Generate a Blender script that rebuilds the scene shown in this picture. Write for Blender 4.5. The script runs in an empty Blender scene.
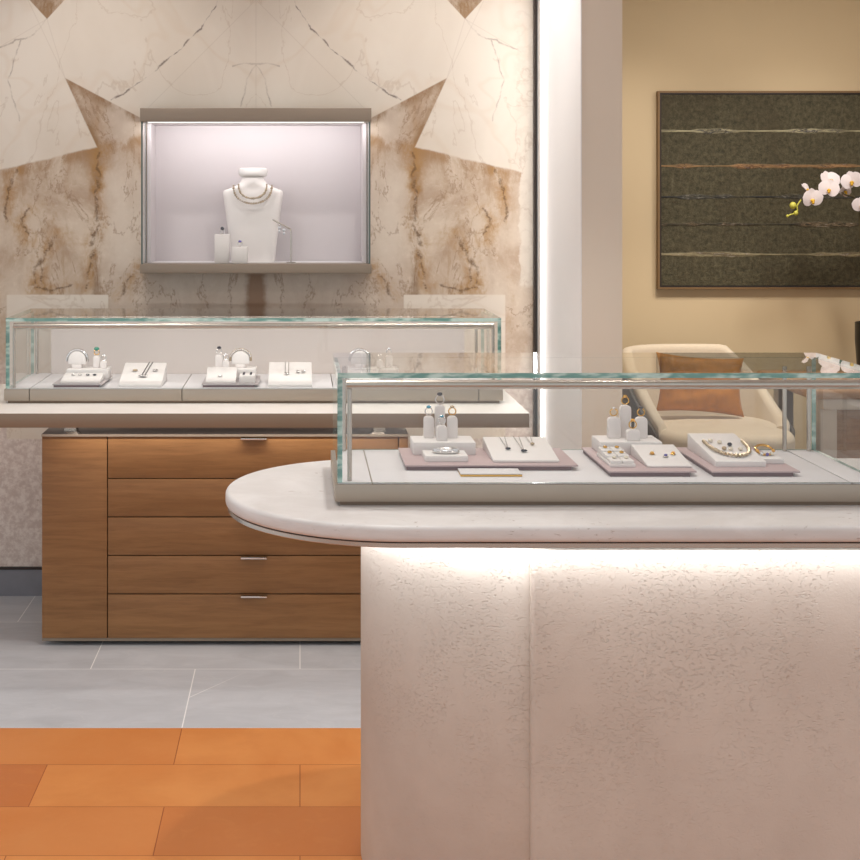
import bpy, bmesh, math, random
from mathutils import Vector, Matrix
random.seed(7)
scn = bpy.context.scene
COL = scn.collection
F = 1400.0
EYE = 1.65

def X(px, Y): return (px - 300.0) * Y / F
def Z(py, Y): return EYE - (py - 205.0) * Y / F

# ------------------------------------------------------------------ helpers
ORG = {}
def lin(c):
    c /= 255.0
    return c / 12.92 if c <= 0.04045 else ((c + 0.055) / 1.055) ** 2.4
def rgb(r, g, b): return (lin(r), lin(g), lin(b), 1.0)

def finish(bm, name, mat, origin, angle=35):
    bmesh.ops.recalc_face_normals(bm, faces=bm.faces[:])
    lim = math.radians(angle)
    for f in bm.faces: f.smooth = True
    for e in bm.edges:
        if len(e.link_faces) == 2:
            if e.calc_face_angle(0) > lim: e.smooth = False
    bmesh.ops.translate(bm, verts=bm.verts[:], vec=-Vector(origin))
    me = bpy.data.meshes.new(name)
    bm.to_mesh(me); bm.free()
    for m in (mat if isinstance(mat, (list, tuple)) else [mat]):
        me.materials.append(m)
    return me

def thing(name, label, cat, loc, group=None):
    o = bpy.data.objects.new(name, None); COL.objects.link(o)
    o.empty_display_size = 0.05
    o.location = loc; ORG[o.name] = Vector(loc)
    o['label'] = label; o['category'] = cat
    if group: o['group'] = group
    return o

def part(name, bm, mat, parent, label=None, angle=35):
    org = ORG[parent.name]
    me = finish(bm, name, mat, org, angle)
    o = bpy.data.objects.new(name, me); COL.objects.link(o)
    o.parent = parent
    ORG[o.name] = org
    if label: o['label'] = label
    return o

def solo(name, bm, mat, label, cat, loc, group=None, angle=35):
    me = finish(bm, name, mat, loc, angle)
    o = bpy.data.objects.new(name, me); COL.objects.link(o)
    o.location = loc; ORG[o.name] = Vector(loc)
    o['label'] = label; o['category'] = cat
    if group: o['group'] = group
    return o

def struct(name, bm, mat, label=None, cat=None, angle=35):
    me = finish(bm, name, mat, (0, 0, 0), angle)
    o = bpy.data.objects.new(name, me); COL.objects.link(o)
    ORG[o.name] = Vector((0, 0, 0))
    o['kind'] = 'structure'
    if label: o['label'] = label
    if cat: o['category'] = cat
    return o

def box(x0, x1, y0, y1, z0, z1, bev=0.0, seg=2, bm=None):
    b = bmesh.new()
    vs = [b.verts.new((x, y, z)) for x in (x0, x1) for y in (y0, y1) for z in (z0, z1)]
    q = [(0, 1, 3, 2), (4, 6, 7, 5), (0, 4, 5, 1), (2, 3, 7, 6), (0, 2, 6, 4), (1, 5, 7, 3)]
    for f in q: b.faces.new([vs[i] for i in f])
    if bev > 0:
        bmesh.ops.bevel(b, geom=b.edges[:], offset=bev, segments=seg, profile=0.5, affect='EDGES')
    return merge(bm, b)

def merge(bm, b):
    if bm is None: return b
    me = bpy.data.meshes.new('tmp'); b.to_mesh(me); b.free()
    bm.from_mesh(me); bpy.data.meshes.remove(me)
    return bm

def prism(outline, axis, a, b_, bev=0.0, seg=2, bm=None):
    """outline: 2D points; axis 'z': (x,y) swept a..b in z; 'x': (y,z) ; 'y': (x,z)"""
    b = bmesh.new()
    def P(p, t):
        if axis == 'z': return (p[0], p[1], t)
        if axis == 'x': return (t, p[0], p[1])
        return (p[0], t, p[1])
    lo = [b.verts.new(P(p, a)) for p in outline]
    hi = [b.verts.new(P(p, b_)) for p in outline]
    n = len(outline)
    b.faces.new(lo); b.faces.new(hi[::-1])
    for i in range(n):
        b.faces.new((lo[i], hi[i], hi[(i + 1) % n], lo[(i + 1) % n]))
    bmesh.ops.recalc_face_normals(b, faces=b.faces[:])
    if bev > 0:
        es = [e for e in b.edges if e.calc_face_angle(0) > 0.6]
        bmesh.ops.bevel(b, geom=es, offset=bev, segments=seg, profile=0.5, affect='EDGES')
    return merge(bm, b)

def tube(pts, r, n=8, bm=None, caps=True, closed=False):
    b = bmesh.new()
    pts = [Vector(p) for p in pts]
    N = len(pts); rings = []
    rr = r if isinstance(r, (list, tuple)) else [r] * N
    up = Vector((0, 0, 1)); prev = None
    for i, p in enumerate(pts):
        if closed: t = pts[(i + 1) % N] - pts[i - 1]
        else: t = pts[min(i + 1, N - 1)] - pts[max(i - 1, 0)]
        t.normalize()
        if prev is None:
            a = up if abs(t.dot(up)) < 0.9 else Vector((1, 0, 0))
            u = (a - t * a.dot(t)).normalized()
        else:
            u = (prev - t * prev.dot(t)).normalized()
        prev = u
        v = t.cross(u)
        rings.append([b.verts.new(p + (u * math.cos(2 * math.pi * k / n) + v * math.sin(2 * math.pi * k / n)) * rr[i]) for k in range(n)])
    for i in range(N if closed else N - 1):
        A, B = rings[i], rings[(i + 1) % N]
        for k in range(n):
            b.faces.new((A[k], A[(k + 1) % n], B[(k + 1) % n], B[k]))
    if caps and not closed:
        b.faces.new(rings[0][::-1]); b.faces.new(rings[-1])
    return merge(bm, b)

def lathe(profile, cx, cy, n=32, bm=None):
    b = bmesh.new(); rings = []
    for r, z in profile:
        if r < 1e-6: rings.append([b.verts.new((cx, cy, z))])
        else: rings.append([b.verts.new((cx + r * math.cos(2 * math.pi * k / n), cy + r * math.sin(2 * math.pi * k / n), z)) for k in range(n)])
    for A, B in zip(rings, rings[1:]):
        for k in range(n):
            k2 = (k + 1) % n
            if len(A) == 1 and len(B) > 1: b.faces.new((A[0], B[k], B[k2]))
            elif len(B) == 1 and len(A) > 1: b.faces.new((A[k], B[0], A[k2]))
            elif len(A) > 1: b.faces.new((A[k], A[k2], B[k2], B[k]))
    if len(rings[0]) > 1: b.faces.new(rings[0])
    if len(rings[-1]) > 1: b.faces.new(rings[-1])
    return merge(bm, b)

def ball(c, rx, ry=None, rz=None, sub=2, bm=None):
    b = bmesh.new()
    bmesh.ops.create_icosphere(b, subdivisions=sub, radius=1.0)
    ry = ry or rx; rz = rz or rx
    for v in b.verts: v.co = Vector((c[0] + v.co.x * rx, c[1] + v.co.y * ry, c[2] + v.co.z * rz))
    return merge(bm, b)

def cyl(p0, p1, r, n=16, bm=None): return tube([p0, p1], r, n, bm)

def loft(rings, bm=None, closed_ring=True, cap=True):
    b = bmesh.new()
    R = [[b.verts.new(p) for p in ring] for ring in rings]
    n = len(R[0])
    for A, B in zip(R, R[1:]):
        for k in range(n if closed_ring else n - 1):
            b.faces.new((A[k], A[(k + 1) % n], B[(k + 1) % n], B[k]))
    if cap and closed_ring:
        b.faces.new(R[0][::-1]); b.faces.new(R[-1])
    return merge(bm, b)

# ------------------------------------------------------------------ materials
class NT:
    def __init__(self, name):
        self.m = bpy.data.materials.new(name); self.m.use_nodes = True
        self.t = self.m.node_tree; self.t.nodes.clear()
        self.out = self.t.nodes.new('ShaderNodeOutputMaterial')
    def n(self, typ, **kw):
        nd = self.t.nodes.new(typ)
        for k, v in kw.items(): setattr(nd, k, v)
        return nd
    def put(self, sock, v):
        if v is None: return
        if hasattr(v, 'is_linked') or isinstance(v, bpy.types.NodeSocket): self.t.links.new(v, sock)
        else: sock.default_value = v
    def math(self, op, a, b=None, c=None, clamp=False):
        nd = self.n('ShaderNodeMath', operation=op, use_clamp=clamp)
        for i, v in enumerate((a, b, c)):
            if v is not None: self.put(nd.inputs[i], v)
        return nd.outputs[0]
    def add(s, a, b): return s.math('ADD', a, b)
    def sub(s, a, b): return s.math('SUBTRACT', a, b)
    def mul(s, a, b): return s.math('MULTIPLY', a, b)
    def mx(s, a, b): return s.math('MAXIMUM', a, b)
    def mn(s, a, b): return s.math('MINIMUM', a, b)
    def step(s, v, lo, hi):
        nd = s.n('ShaderNodeMapRange', interpolation_type='SMOOTHSTEP')
        s.put(nd.inputs['Value'], v); s.put(nd.inputs['From Min'], lo); s.put(nd.inputs['From Max'], hi)
        return nd.outputs[0]
    def mix(s, f, a, b, blend='MIX'):
        nd = s.n('ShaderNodeMix', data_type='RGBA', blend_type=blend)
        s.put(nd.inputs[0], f); s.put(nd.inputs[6], a); s.put(nd.inputs[7], b)
        return nd.outputs[2]
    def noise(s, vec, scale, detail=4, rough=0.55, dist=0.0):
        nd = s.n('ShaderNodeTexNoise')
        s.put(nd.inputs['Vector'], vec)
        nd.inputs['Scale'].default_value = scale; nd.inputs['Detail'].default_value = detail
        nd.inputs['Roughness'].default_value = rough; nd.inputs['Distortion'].default_value = dist
        return nd.outputs['Fac']
    def vec(s, x, y, z):
        nd = s.n('ShaderNodeCombineXYZ')
        for i, v in enumerate((x, y, z)): s.put(nd.inputs[i], v)
        return nd.outputs[0]
    def pos(s):
        g = s.n('ShaderNodeNewGeometry')
        x = s.n('ShaderNodeSeparateXYZ'); s.t.links.new(g.outputs['Position'], x.inputs[0])
        return g.outputs['Position'], x.outputs[0], x.outputs[1], x.outputs[2]
    def obj(s):
        g = s.n('ShaderNodeTexCoord')
        x = s.n('ShaderNodeSeparateXYZ'); s.t.links.new(g.outputs['Object'], x.inputs[0])
        return g.outputs['Object'], x.outputs[0], x.outputs[1], x.outputs[2]
    def bump(s, h, strength=0.3, dist=0.01):
        nd = s.n('ShaderNodeBump'); nd.inputs['Strength'].default_value = strength
        nd.inputs['Distance'].default_value = dist; s.t.links.new(h, nd.inputs['Height'])
        return nd.outputs[0]
    def bsdf(s, color, rough=0.5, metal=0.0, normal=None, spec=0.5, emit=None, estr=0.0, coat=0.0, trans=0.0, sheen=0.0):
        b = s.n('ShaderNodeBsdfPrincipled')
        s.put(b.inputs['Base Color'], color); s.put(b.inputs['Roughness'], rough); s.put(b.inputs['Metallic'], metal)
        b.inputs['Specular IOR Level'].default_value = spec
        b.inputs['Coat Weight'].default_value = coat
        b.inputs['Transmission Weight'].default_value = trans
        b.inputs['Sheen Weight'].default_value = sheen
        if normal is not None: s.t.links.new(normal, b.inputs['Normal'])
        if emit is not None:
            s.put(b.inputs['Emission Color'], emit); b.inputs['Emission Strength'].default_value = estr
        s.t.links.new(b.outputs[0], s.out.inputs[0])
        return s.m

def simple(name, c, rough=0.5, metal=0.0, var=0.06, scale=30, bump=0.0, spec=0.5, coat=0.0, sheen=0.0):
    t = NT(name); p, _, _, _ = t.pos()
    n = t.noise(p, scale, 3)
    k = t.math('MULTIPLY_ADD', n, var * 2, 1 - var)
    col = t.mix(1.0, c, t.vec(k, k, k), 'MULTIPLY')
    nr = t.bump(t.noise(p, scale * 6, 2), bump, 0.003) if bump else None
    return t.bsdf(col, rough, metal, nr, spec, coat=coat, sheen=sheen)

M = {}
M['deck'] = simple('white_leather_deck', rgb(216, 213, 214), 0.55, var=0.02, scale=8)
M['pad'] = simple('white_suede', rgb(226, 221, 218), 0.7, var=0.03, bump=0.05, scale=60)
M['stand'] = simple('offwhite_suede', rgb(226, 219, 216), 0.7, var=0.03, scale=60)
M['mauve'] = simple('mauve_leather', rgb(186, 164, 164), 0.5, var=0.05, scale=20)
M['mauvedark'] = simple('dark_mauve_edge', rgb(112, 90, 92), 0.55, var=0.05)
M['taupe_tray'] = simple('grey_taupe_leather', rgb(176, 168, 168), 0.5, var=0.05)
M['fabric'] = simple('case_back_fabric', rgb(212, 202, 196), 0.75, var=0.03, scale=4)
M['lilac'] = simple('vitrine_lining', rgb(205, 196, 197), 0.45, var=0.03, scale=3)
M['champ'] = simple('champagne_metal', rgb(170, 158, 144), 0.38, 0.55, var=0.03, scale=5)
M['edgeband'] = simple('brown_metal_band', rgb(138, 120, 102), 0.45, 0.3, var=0.02, scale=5)
M['bronze'] = simple('bronze_bar', rgb(142, 128, 113), 0.45, 0.35, var=0.02, scale=5)
M['steel'] = simple('satin_nickel', rgb(190, 182, 172), 0.25, 0.9, var=0.03)
M['chrome'] = simple('polished_metal', rgb(225, 222, 218), 0.12, 1.0, var=0.02)
M['darkm'] = simple('dark_metal', rgb(58, 50, 46), 0.4, 0.6, var=0.05)
M['black'] = simple('black_ceramic', rgb(20, 18, 17), 0.35, var=0.1)
M['gold'] = simple('gold', rgb(222, 176, 92), 0.2, 1.0, var=0.03)
M['silver'] = simple('silver', rgb(214, 212, 210), 0.18, 1.0, var=0.03)
M['gemblue'] = simple('aqua_gem', rgb(70, 150, 175), 0.08, 0.0, var=0.1, coat=1.0)
M['gemgreen'] = simple('green_gem', rgb(30, 130, 105), 0.08, 0.0, var=0.1, coat=1.0)
M['gemdark'] = simple('dark_gem', rgb(28, 24, 42), 0.08, 0.0, var=0.1, coat=1.0)
M['gemamber'] = simple('amber_gem', rgb(224, 160, 40), 0.1, 0.0, var=0.1, coat=1.0)
M['gemviolet'] = simple('violet_gem', rgb(86, 74, 150), 0.08, 0.0, var=0.1, coat=1.0)
M['gemwhite'] = simple('clear_gem', rgb(225, 225, 230), 0.06, 0.3, var=0.1, coat=1.0)
M['pearl'] = simple('pearl_bead', rgb(224, 212, 192), 0.2, 0.1, var=0.1, coat=0.6)
M['bead'] = simple('mixed_metal_bead', rgb(186, 166, 138), 0.25, 0.6, var=0.35, scale=150)
M['white'] = simple('white_plaster', rgb(240, 237, 234), 0.7, var=0.015, scale=3)
M['beige'] = simple('beige_plaster', rgb(214, 193, 158), 0.75, var=0.025, scale=2.5, bump=0.03)
M['pillar'] = simple('pale_taupe_paint', rgb(226, 212, 194), 0.6, var=0.015, scale=3)
M['ceil'] = simple('ceiling_paint', rgb(238, 234, 228), 0.8, var=0.01)
M['chairfab'] = simple('beige_boucle', rgb(216, 202, 182), 0.9, var=0.08, scale=60, bump=0.15, sheen=0.3)
M['chairdark'] = simple('dark_chair_shell', rgb(82, 74, 66), 0.6, var=0.08)
M['velvet'] = simple('caramel_velvet', rgb(184, 116, 22), 0.6, var=0.45, scale=22, sheen=0.1, bump=0.1)
M['tablestone'] = simple('pale_table_frame', rgb(216, 206, 194), 0.5, var=0.03)
M['petal'] = simple('white_petal', rgb(222, 212, 214), 0.5, var=0.04, scale=40)
M['lip'] = simple('yellow_lip', rgb(206, 160, 36), 0.5, var=0.15, scale=200)
M['bud'] = simple('green_bud', rgb(176, 172, 70), 0.5, var=0.12, scale=120)
M['stem'] = simple('brown_green_stem', rgb(72, 62, 38), 0.6, var=0.15, scale=60)
M['goldframe'] = simple('light_oak_frame', rgb(128, 100, 66), 0.45, 0.2, var=0.1)

M['cabtop'] = simple('dark_polished_top', rgb(96, 88, 86), 0.22, 0.6, var=0.05)
def glow(name, c, s):
    t = NT(name); e = t.n('ShaderNodeEmission'); e.inputs[0].default_value = c; e.inputs[1].default_value = s
    t.t.links.new(e.outputs[0], t.out.inputs[0]); return t.m
M['led'] = glow('led_strip', (1, 0.96, 0.93, 1), 1.3)

def glass_mat(name, tint, dirt=0.0):
    t = NT(name)
    lw = t.n('ShaderNodeLayerWeight'); lw.inputs['Blend'].default_value = 0.5
    f5 = t.math('POWER', lw.outputs['Facing'], 5.0)
    fr = t.math('MULTIPLY_ADD', f5, 0.95, 0.042)
    g = t.n('ShaderNodeNewGeometry')
    fr = t.mul(fr, t.sub(1.0, g.outputs['Backfacing']))
    tr = t.n('ShaderNodeBsdfTransparent'); tr.inputs[0].default_value = tint
    gl = t.n('ShaderNodeBsdfGlossy'); gl.inputs['Roughness'].default_value = 0.0; gl.inputs[0].default_value = (1, 1, 1, 1)
    mx = t.n('ShaderNodeMixShader')
    t.t.links.new(fr, mx.inputs[0]); t.t.links.new(tr.outputs[0], mx.inputs[1]); t.t.links.new(gl.outputs[0], mx.inputs[2])
    t.t.links.new(mx.outputs[0], t.out.inputs[0])
    return t.m
M['glass'] = glass_mat('clear_glass', (0.985, 0.99, 0.985, 1))
def edge_mat():
    t = NT('green_glass_edge'); p, x, y, z = t.pos()
    n = t.noise(t.vec(t.mul(x, 3.0), t.mul(y, 3.0), t.mul(z, 10.0)), 4.0, 3)
    col = t.mix(t.step(n, 0.42, 0.62), rgb(104, 154, 144), rgb(196, 222, 214))
    return t.bsdf(col, 0.12, 0.0, None, 0.6, coat=0.5)
M['gedge'] = edge_mat()
M['vedge'] = simple('dark_glass_edge', rgb(88, 100, 96), 0.2, var=0.1)

# marble: bookmatched slabs mirrored about the middle of the wall
def marble():
    t = NT('bookmatched_marble'); p, x, y, z = t.pos()
    S = F / 5.92
    xc = X(256, 5.92)
    U0 = t.mul(t.math('ABSOLUTE', t.sub(x, xc)), S)
    V0 = t.math('MULTIPLY_ADD', t.sub(EYE, z), S, 205.0)
    um = t.math('DIVIDE', U0, S); vm = t.math('DIVIDE', V0, S)
    vec = t.vec(um, 0.0, vm)
    w1 = t.sub(t.noise(vec, 9.0, 5, 0.6), 0.5); w2 = t.sub(t.noise(t.vec(t.add(um, 7.3), 3.1, vm), 9.0, 5, 0.6), 0.5)
    UW = t.math('MULTIPLY_ADD', w1, 20.0, U0); VW = t.math('MULTIPLY_ADD', w2, 20.0, V0)
    def line(U, V, a, b, soft):  # 1 below the line a-b
        k = (b[1] - a[1]) / (b[0] - a[0])
        d = t.sub(V, t.math('MULTIPLY_ADD', U, k, a[1] - k * a[0]))
        return d, t.step(d, -soft, soft)
    d1, m1 = line(U0, V0, (117, 117), (191, 78), 0.8)
    # right of L2 means cream
    k2 = (159.5 - 191) / (146 - 78.0)
    d2 = t.sub(t.math('MULTIPLY_ADD', V0, k2, 191 - k2 * 78), U0)
    m2 = t.step(d2, -0.8, 0.8)
    UWs = t.math('MULTIPLY_ADD', w1, 5.0, U0); VWs = t.math('MULTIPLY_ADD', w2, 5.0, V0)
    d3, m3 = line(UWs, VWs, (159.5, 147), (263, 172), 1.2)
    brown = t.mx(t.mul(m1, m2), m3)
    # lower pale slabs and the pale strip at the far edge
    slab = t.mul(t.mul(t.step(U0, 147, 148.5), t.step(t.sub(250.0, U0), 0, 1.5)), t.step(V0, 294, 295.5))
    slab = t.mul(slab, t.step(t.sub(440.0, V0), 0, 2))
    edge = t.mul(t.step(UW, 263, 265), t.step(t.sub(286.0, VW), -3, 3))
    tri = t.step(t.sub(t.sub(19.0, t.mul(t.math('ABSOLUTE', t.sub(U0, 209.0)), 19 / 17.5)), V0), -0.8, 0.8)
    brown = t.mul(brown, t.mul(t.sub(1.0, slab), t.sub(1.0, edge)))
    brown = t.mx(brown, tri)
    # ---- brown stone
    n1 = t.noise(t.vec(t.mul(um, 1.3), 0.0, vm), 2.8, 8, 0.62, 0.5)
    n2 = t.noise(t.vec(um, 4.0, t.mul(vm, 0.5)), 8.0, 9, 0.72, 0.4)
    n3 = t.noise(vec, 30.0, 7, 0.72)
    n4 = t.noise(t.vec(t.mul(um, 1.6), 21.0, t.mul(vm, 0.6)), 4.2, 9, 0.72, 0.3)
    bc = t.mix(t.step(n1, 0.34, 0.62), rgb(174, 150, 127), rgb(206, 190, 171))
    bc = t.mix(t.mul(t.step(n2, 0.5, 0.68), 0.55), bc, rgb(176, 146, 112))
    bc = t.mix(t.mul(t.step(n3, 0.5, 0.72), 0.38), bc, rgb(226, 214, 198))
    pale = t.sub(1.0, t.step(UW, 138, 160))
    bc = t.mix(t.mul(pale, 0.5), bc, rgb(212, 199, 185))
    gs = t.mul(t.step(n4, 0.53, 0.68), t.sub(1.0, t.mul(pale, 0.75)))
    bc = t.mix(t.mul(gs, 0.6), bc, rgb(158, 124, 82))
    strk = t.mul(t.sub(1.0, t.step(t.math('ABSOLUTE', t.sub(UW, 159.0)), 1.0, 8.0)), t.step(n2, 0.4, 0.58))
    strk = t.mul(strk, t.step(V0, 150, 175))
    bc = t.mix(t.mul(strk, 0.75), bc, rgb(122, 88, 54))
    ridge = t.math('ABSOLUTE', t.sub(t.noise(t.vec(um, 9.0, t.mul(vm, 0.55)), 3.4, 8, 0.66, 0.4), 0.5))
    vein = t.mul(t.sub(1.0, t.step(ridge, 0.0, 0.016)), t.step(n3, 0.38, 0.55))
    bc = t.mix(t.mul(vein, 0.55), bc, rgb(128, 92, 56))
    band = t.mul(t.sub(1.0, t.step(t.math('ABSOLUTE', t.add(d3, -4.0)), 1.0, 11.0)), t.step(n2, 0.36, 0.6))
    bc = t.mix(t.mul(band, 0.8), bc, rgb(152, 110, 58))
    ctr = t.mul(t.sub(1.0, t.step(UW, 5.0, 15.0)), t.step(V0, 270, 276))
    bc = t.mix(t.mul(ctr, 0.8), bc, rgb(130, 90, 52))
    UC = t.math('MULTIPLY_ADD', w1, 12.0, U0); VC = t.math('MULTIPLY_ADD', w2, 12.0, V0)
    def seg(U, V, a, b):
        ax, ay = a; dx, dy = b[0] - ax, b[1] - ay; L2 = dx * dx + dy * dy
        pu = t.sub(U, ax); pv = t.sub(V, ay)
        h = t.math('DIVIDE', t.math('MULTIPLY_ADD', pu, dx, t.mul(pv, dy)), L2, clamp=True)
        eu = t.math('MULTIPLY_ADD', h, -dx, pu); ev = t.math('MULTIPLY_ADD', h, -dy, pv)
        return t.math('SQRT', t.math('MULTIPLY_ADD', eu, eu, t.mul(ev, ev)))
    def poly(U, V, pts):
        d = None
        for a, b in zip(pts, pts[1:]):
            s = seg(U, V, a, b); d = s if d is None else t.mn(d, s)
        return d
    top = t.mul(t.step(d3, -2.0, 3.0), t.sub(1.0, t.step(d3, 8.0, 46.0)))
    bc = t.mix(t.mul(t.mul(top, t.step(n2, 0.34, 0.6)), 0.6), bc, rgb(160, 130, 100))
    UV_, VV_ = t.math('MULTIPLY_ADD', w1, 26.0, U0), t.math('MULTIPLY_ADD', w2, 26.0, V0)
    fl = poly(UV_, VV_, [(157, 150), (158, 200), (161, 232), (165, 261), (171, 286)])
    for q in ([(200, 236), (212, 255), (221, 270), (224, 288)], [(206, 244), (216, 262), (214, 284)], [(240, 170), (251, 200), (248, 222)], [(228, 212), (234, 228), (226, 240)], [(115, 268), (124, 278), (136, 296)], [(184, 284), (204, 290), (226, 286)]):
        fl = t.mn(fl, poly(UV_, VV_, q))
    halo = t.mul(t.sub(1.0, t.step(fl, 1.0, 13.0)), t.mul(t.step(n2, 0.38, 0.6), t.step(n3, 0.3, 0.56)))
    bc = t.mix(t.mul(halo, 0.8), bc, rgb(166, 124, 68))
    core = t.mul(t.sub(1.0, t.step(fl, 0.2, 2.2)), t.step(n3, 0.4, 0.58))
    bc = t.mix(t.mul(core, 0.75), bc, rgb(98, 72, 48))
    tri_e = t.mul(t.mx(t.sub(1.0, t.step(d1, 1.0, 13.0)), t.sub(1.0, t.step(d2, 1.0, 8.0))), t.sub(1.0, t.step(V0, 140, 152)))
    bc = t.mix(t.mul(t.mul(tri_e, t.step(n2, 0.36, 0.58)), 0.8), bc, rgb(138, 104, 66))
    lowp = t.step(V0, 345, 380)
    pk = t.mix(t.step(n3, 0.4, 0.62), rgb(196, 178, 168), rgb(222, 210, 200))
    bc = t.mix(t.mul(lowp, t.sub(1.0, t.mul(vein, 0.7))), bc, pk)
    # ---- cream stone
    cn = t.noise(vec, 1.6, 5, 0.55, 0.6)
    cc = t.mix(t.step(cn, 0.35, 0.7), rgb(216, 205, 190), rgb(226, 217, 204))
    rid2 = t.math('ABSOLUTE', t.sub(t.noise(t.vec(um, 15.0, t.mul(vm, 0.8)), 2.2, 6, 0.55, 0.7), 0.5))
    cc = t.mix(t.mul(t.sub(1.0, t.step(rid2, 0.0, 0.008)), 0.28), cc, rgb(176, 152, 128))
    rid3 = t.math('ABSOLUTE', t.sub(t.noise(t.vec(um, 25.0, vm), 1.2, 3, 0.5, 0.5), 0.5))
    cc = t.mix(t.mul(t.sub(1.0, t.step(rid3, 0.0, 0.016)), 0.14), cc, rgb(200, 172, 140))
    dash = t.step(t.noise(vec, 14.0, 3, 0.6), 0.38, 0.62)
    crk = poly(UC, VC, [(40, 0), (55, 28), (80, 53), (112, 80), (146, 100)])
    crk2 = t.mn(poly(UC, VC, [(0, 66), (10, 80), (14, 106)]), poly(UC, VC, [(0, 66), (12, 63), (24, 66)]))
    crk3 = t.mn(poly(UC, VC, [(209, 20), (232, 40), (262, 48)]), poly(UC, VC, [(236, 42), (248, 80), (236, 120)]))
    k1 = t.mul(t.sub(1.0, t.step(crk, 0.0, t.math('MULTIPLY_ADD', dash, 1.3, 0.35))), t.math('MULTIPLY_ADD', dash, 0.75, 0.08))
    k2_ = t.mul(t.sub(1.0, t.step(t.mn(crk2, crk3), 0.0, 1.2)), t.math('MULTIPLY_ADD', dash, 0.45, 0.08))
    cc = t.mix(k1, cc, rgb(92, 74, 64)); cc = t.mix(k2_, cc, rgb(120, 98, 84))
    sm = t.mn(t.mn(seg(U0, V0, (209, 19), (191, 78)), seg(U0, V0, (209, 19), (265, 52))), t.mn(U0, seg(U0, V0, (0, 0), (108, 108))))
    sm = t.mn(sm, seg(U0, V0, (228, 0), (191, 78)))
    cc = t.mix(t.mul(t.sub(1.0, t.step(sm, 0.0, 0.8)), 0.16), cc, rgb(150, 128, 110))
    frosty = t.mul(t.sub(1.0, brown), t.mul(t.step(UW, 255, 262), t.sub(1.0, t.step(t.math('ABSOLUTE', t.sub(t.noise(vec, 9.0, 5), 0.5)), 0.0, 0.05))))
    cc = t.mix(t.mul(frosty, 0.1), cc, rgb(150, 122, 96))
    col = t.mix(brown, cc, bc)
    return t.bsdf(col, 0.38, 0.0, None, 0.35)
M['marble'] = marble()

def planks():
    t = NT('orange_leather_floor'); p, x, y, z = t.pos()
    v = t.vec(x, t.sub(4.417, y), 0.0)
    b = t.n('ShaderNodeTexBrick', offset=0.5, offset_frequency=2)
    t.put(b.inputs['Vector'], v)
    b.inputs['Color1'].default_value = (0, 0, 0, 1); b.inputs['Color2'].default_value = (1, 1, 1, 1); b.inputs['Mortar'].default_value = (0.5, 0.5, 0.5, 1)
    b.inputs['Scale'].default_value = 1.0; b.inputs['Mortar Size'].default_value = 0.0013; b.inputs['Mortar Smooth'].default_value = 0.1
    b.inputs['Bias'].default_value = -0.25
    b.inputs['Brick Width'].default_value = 0.745; b.inputs['Row Height'].default_value = 0.289
    n = t.noise(p, 3.0, 5, 0.6, 0.4); n2 = t.noise(p, 18.0, 5, 0.6, 0.8)
    c = t.mix(b.outputs['Color'], rgb(216, 142, 78), rgb(176, 94, 50))
    c = t.mix(t.mul(t.step(n, 0.35, 0.7), 0.45), c, rgb(194, 112, 50))
    c = t.mix(t.mul(t.step(n2, 0.5, 0.7), 0.22), c, rgb(212, 142, 84))
    c = t.mix(b.outputs['Fac'], c, rgb(150, 76, 34))
    return t.bsdf(c, t.math('MULTIPLY_ADD', n2, 0.15, 0.36), 0.0, None, 0.3)
M['orange'] = planks()

def tiles(name, base, grout, y0, h, flip=1):
    t = NT(name); p, x, y, z = t.pos()
    v = t.vec(x, t.sub(y, y0), 0.0)
    b = t.n('ShaderNodeTexBrick', offset=0.5, offset_frequency=2)
    t.put(b.inputs['Vector'], v)
    b.inputs['Color1'].default_value = (0, 0, 0, 1); b.inputs['Color2'].default_value = (1, 1, 1, 1); b.inputs['Mortar'].default_value = (0.5, 0.5, 0.5, 1)
    b.inputs['Scale'].default_value = 1.0; b.inputs['Mortar Size'].default_value = 0.0022; b.inputs['Mortar Smooth'].default_value = 0.2
    b.inputs['Brick Width'].default_value = 0.745; b.inputs['Row Height'].default_value = h
    n = t.noise(t.vec(x, t.mul(y, 2.5), 0.0), 4.0, 8, 0.65, 0.8)
    r = t.math('ABSOLUTE', t.sub(t.noise(t.vec(x, t.mul(y, 2.2), 2.0), 1.3, 4, 0.5, 0.6), 0.5))
    k = t.math('MULTIPLY_ADD', n, 0.5, 0.75)
    c = t.mix(1.0, base, t.vec(k, k, k), 'MULTIPLY')
    c = t.mix(t.mul(b.outputs['Color'], 0.12), c, rgb(120, 120, 124))
    c = t.mix(t.mul(t.sub(1.0, t.step(r, 0.0, 0.004)), 0.22), c, rgb(214, 214, 214))
    ax, ay, dx, dy = -0.372, 4.69, 0.19, 0.27
    pu = t.sub(x, ax); pv = t.sub(y, ay)
    hh = t.math('DIVIDE', t.math('MULTIPLY_ADD', pu, dx, t.mul(pv, dy)), dx * dx + dy * dy, clamp=True)
    du = t.math('MULTIPLY_ADD', hh, -dx, pu); dv = t.math('MULTIPLY_ADD', hh, -dy, pv)
    ds = t.math('SQRT', t.math('MULTIPLY_ADD', du, du, t.mul(dv, dv)))
    c = t.mix(t.mul(t.sub(1.0, t.step(ds, 0.0, 0.004)), t.mul(t.sub(1.0, hh), 0.9)), c, grout)
    c = t.mix(b.outputs['Fac'], c, grout)
    return t.bsdf(c, 0.42, 0.0, None, 0.4)
M['greytile'] = tiles('grey_stone_tile', rgb(196, 198, 202), rgb(240, 239, 238), 4.417, 0.561)
M['greyskirt'] = simple('dark_grey_stone', rgb(126, 126, 132), 0.45, var=0.25, scale=10)
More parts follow.
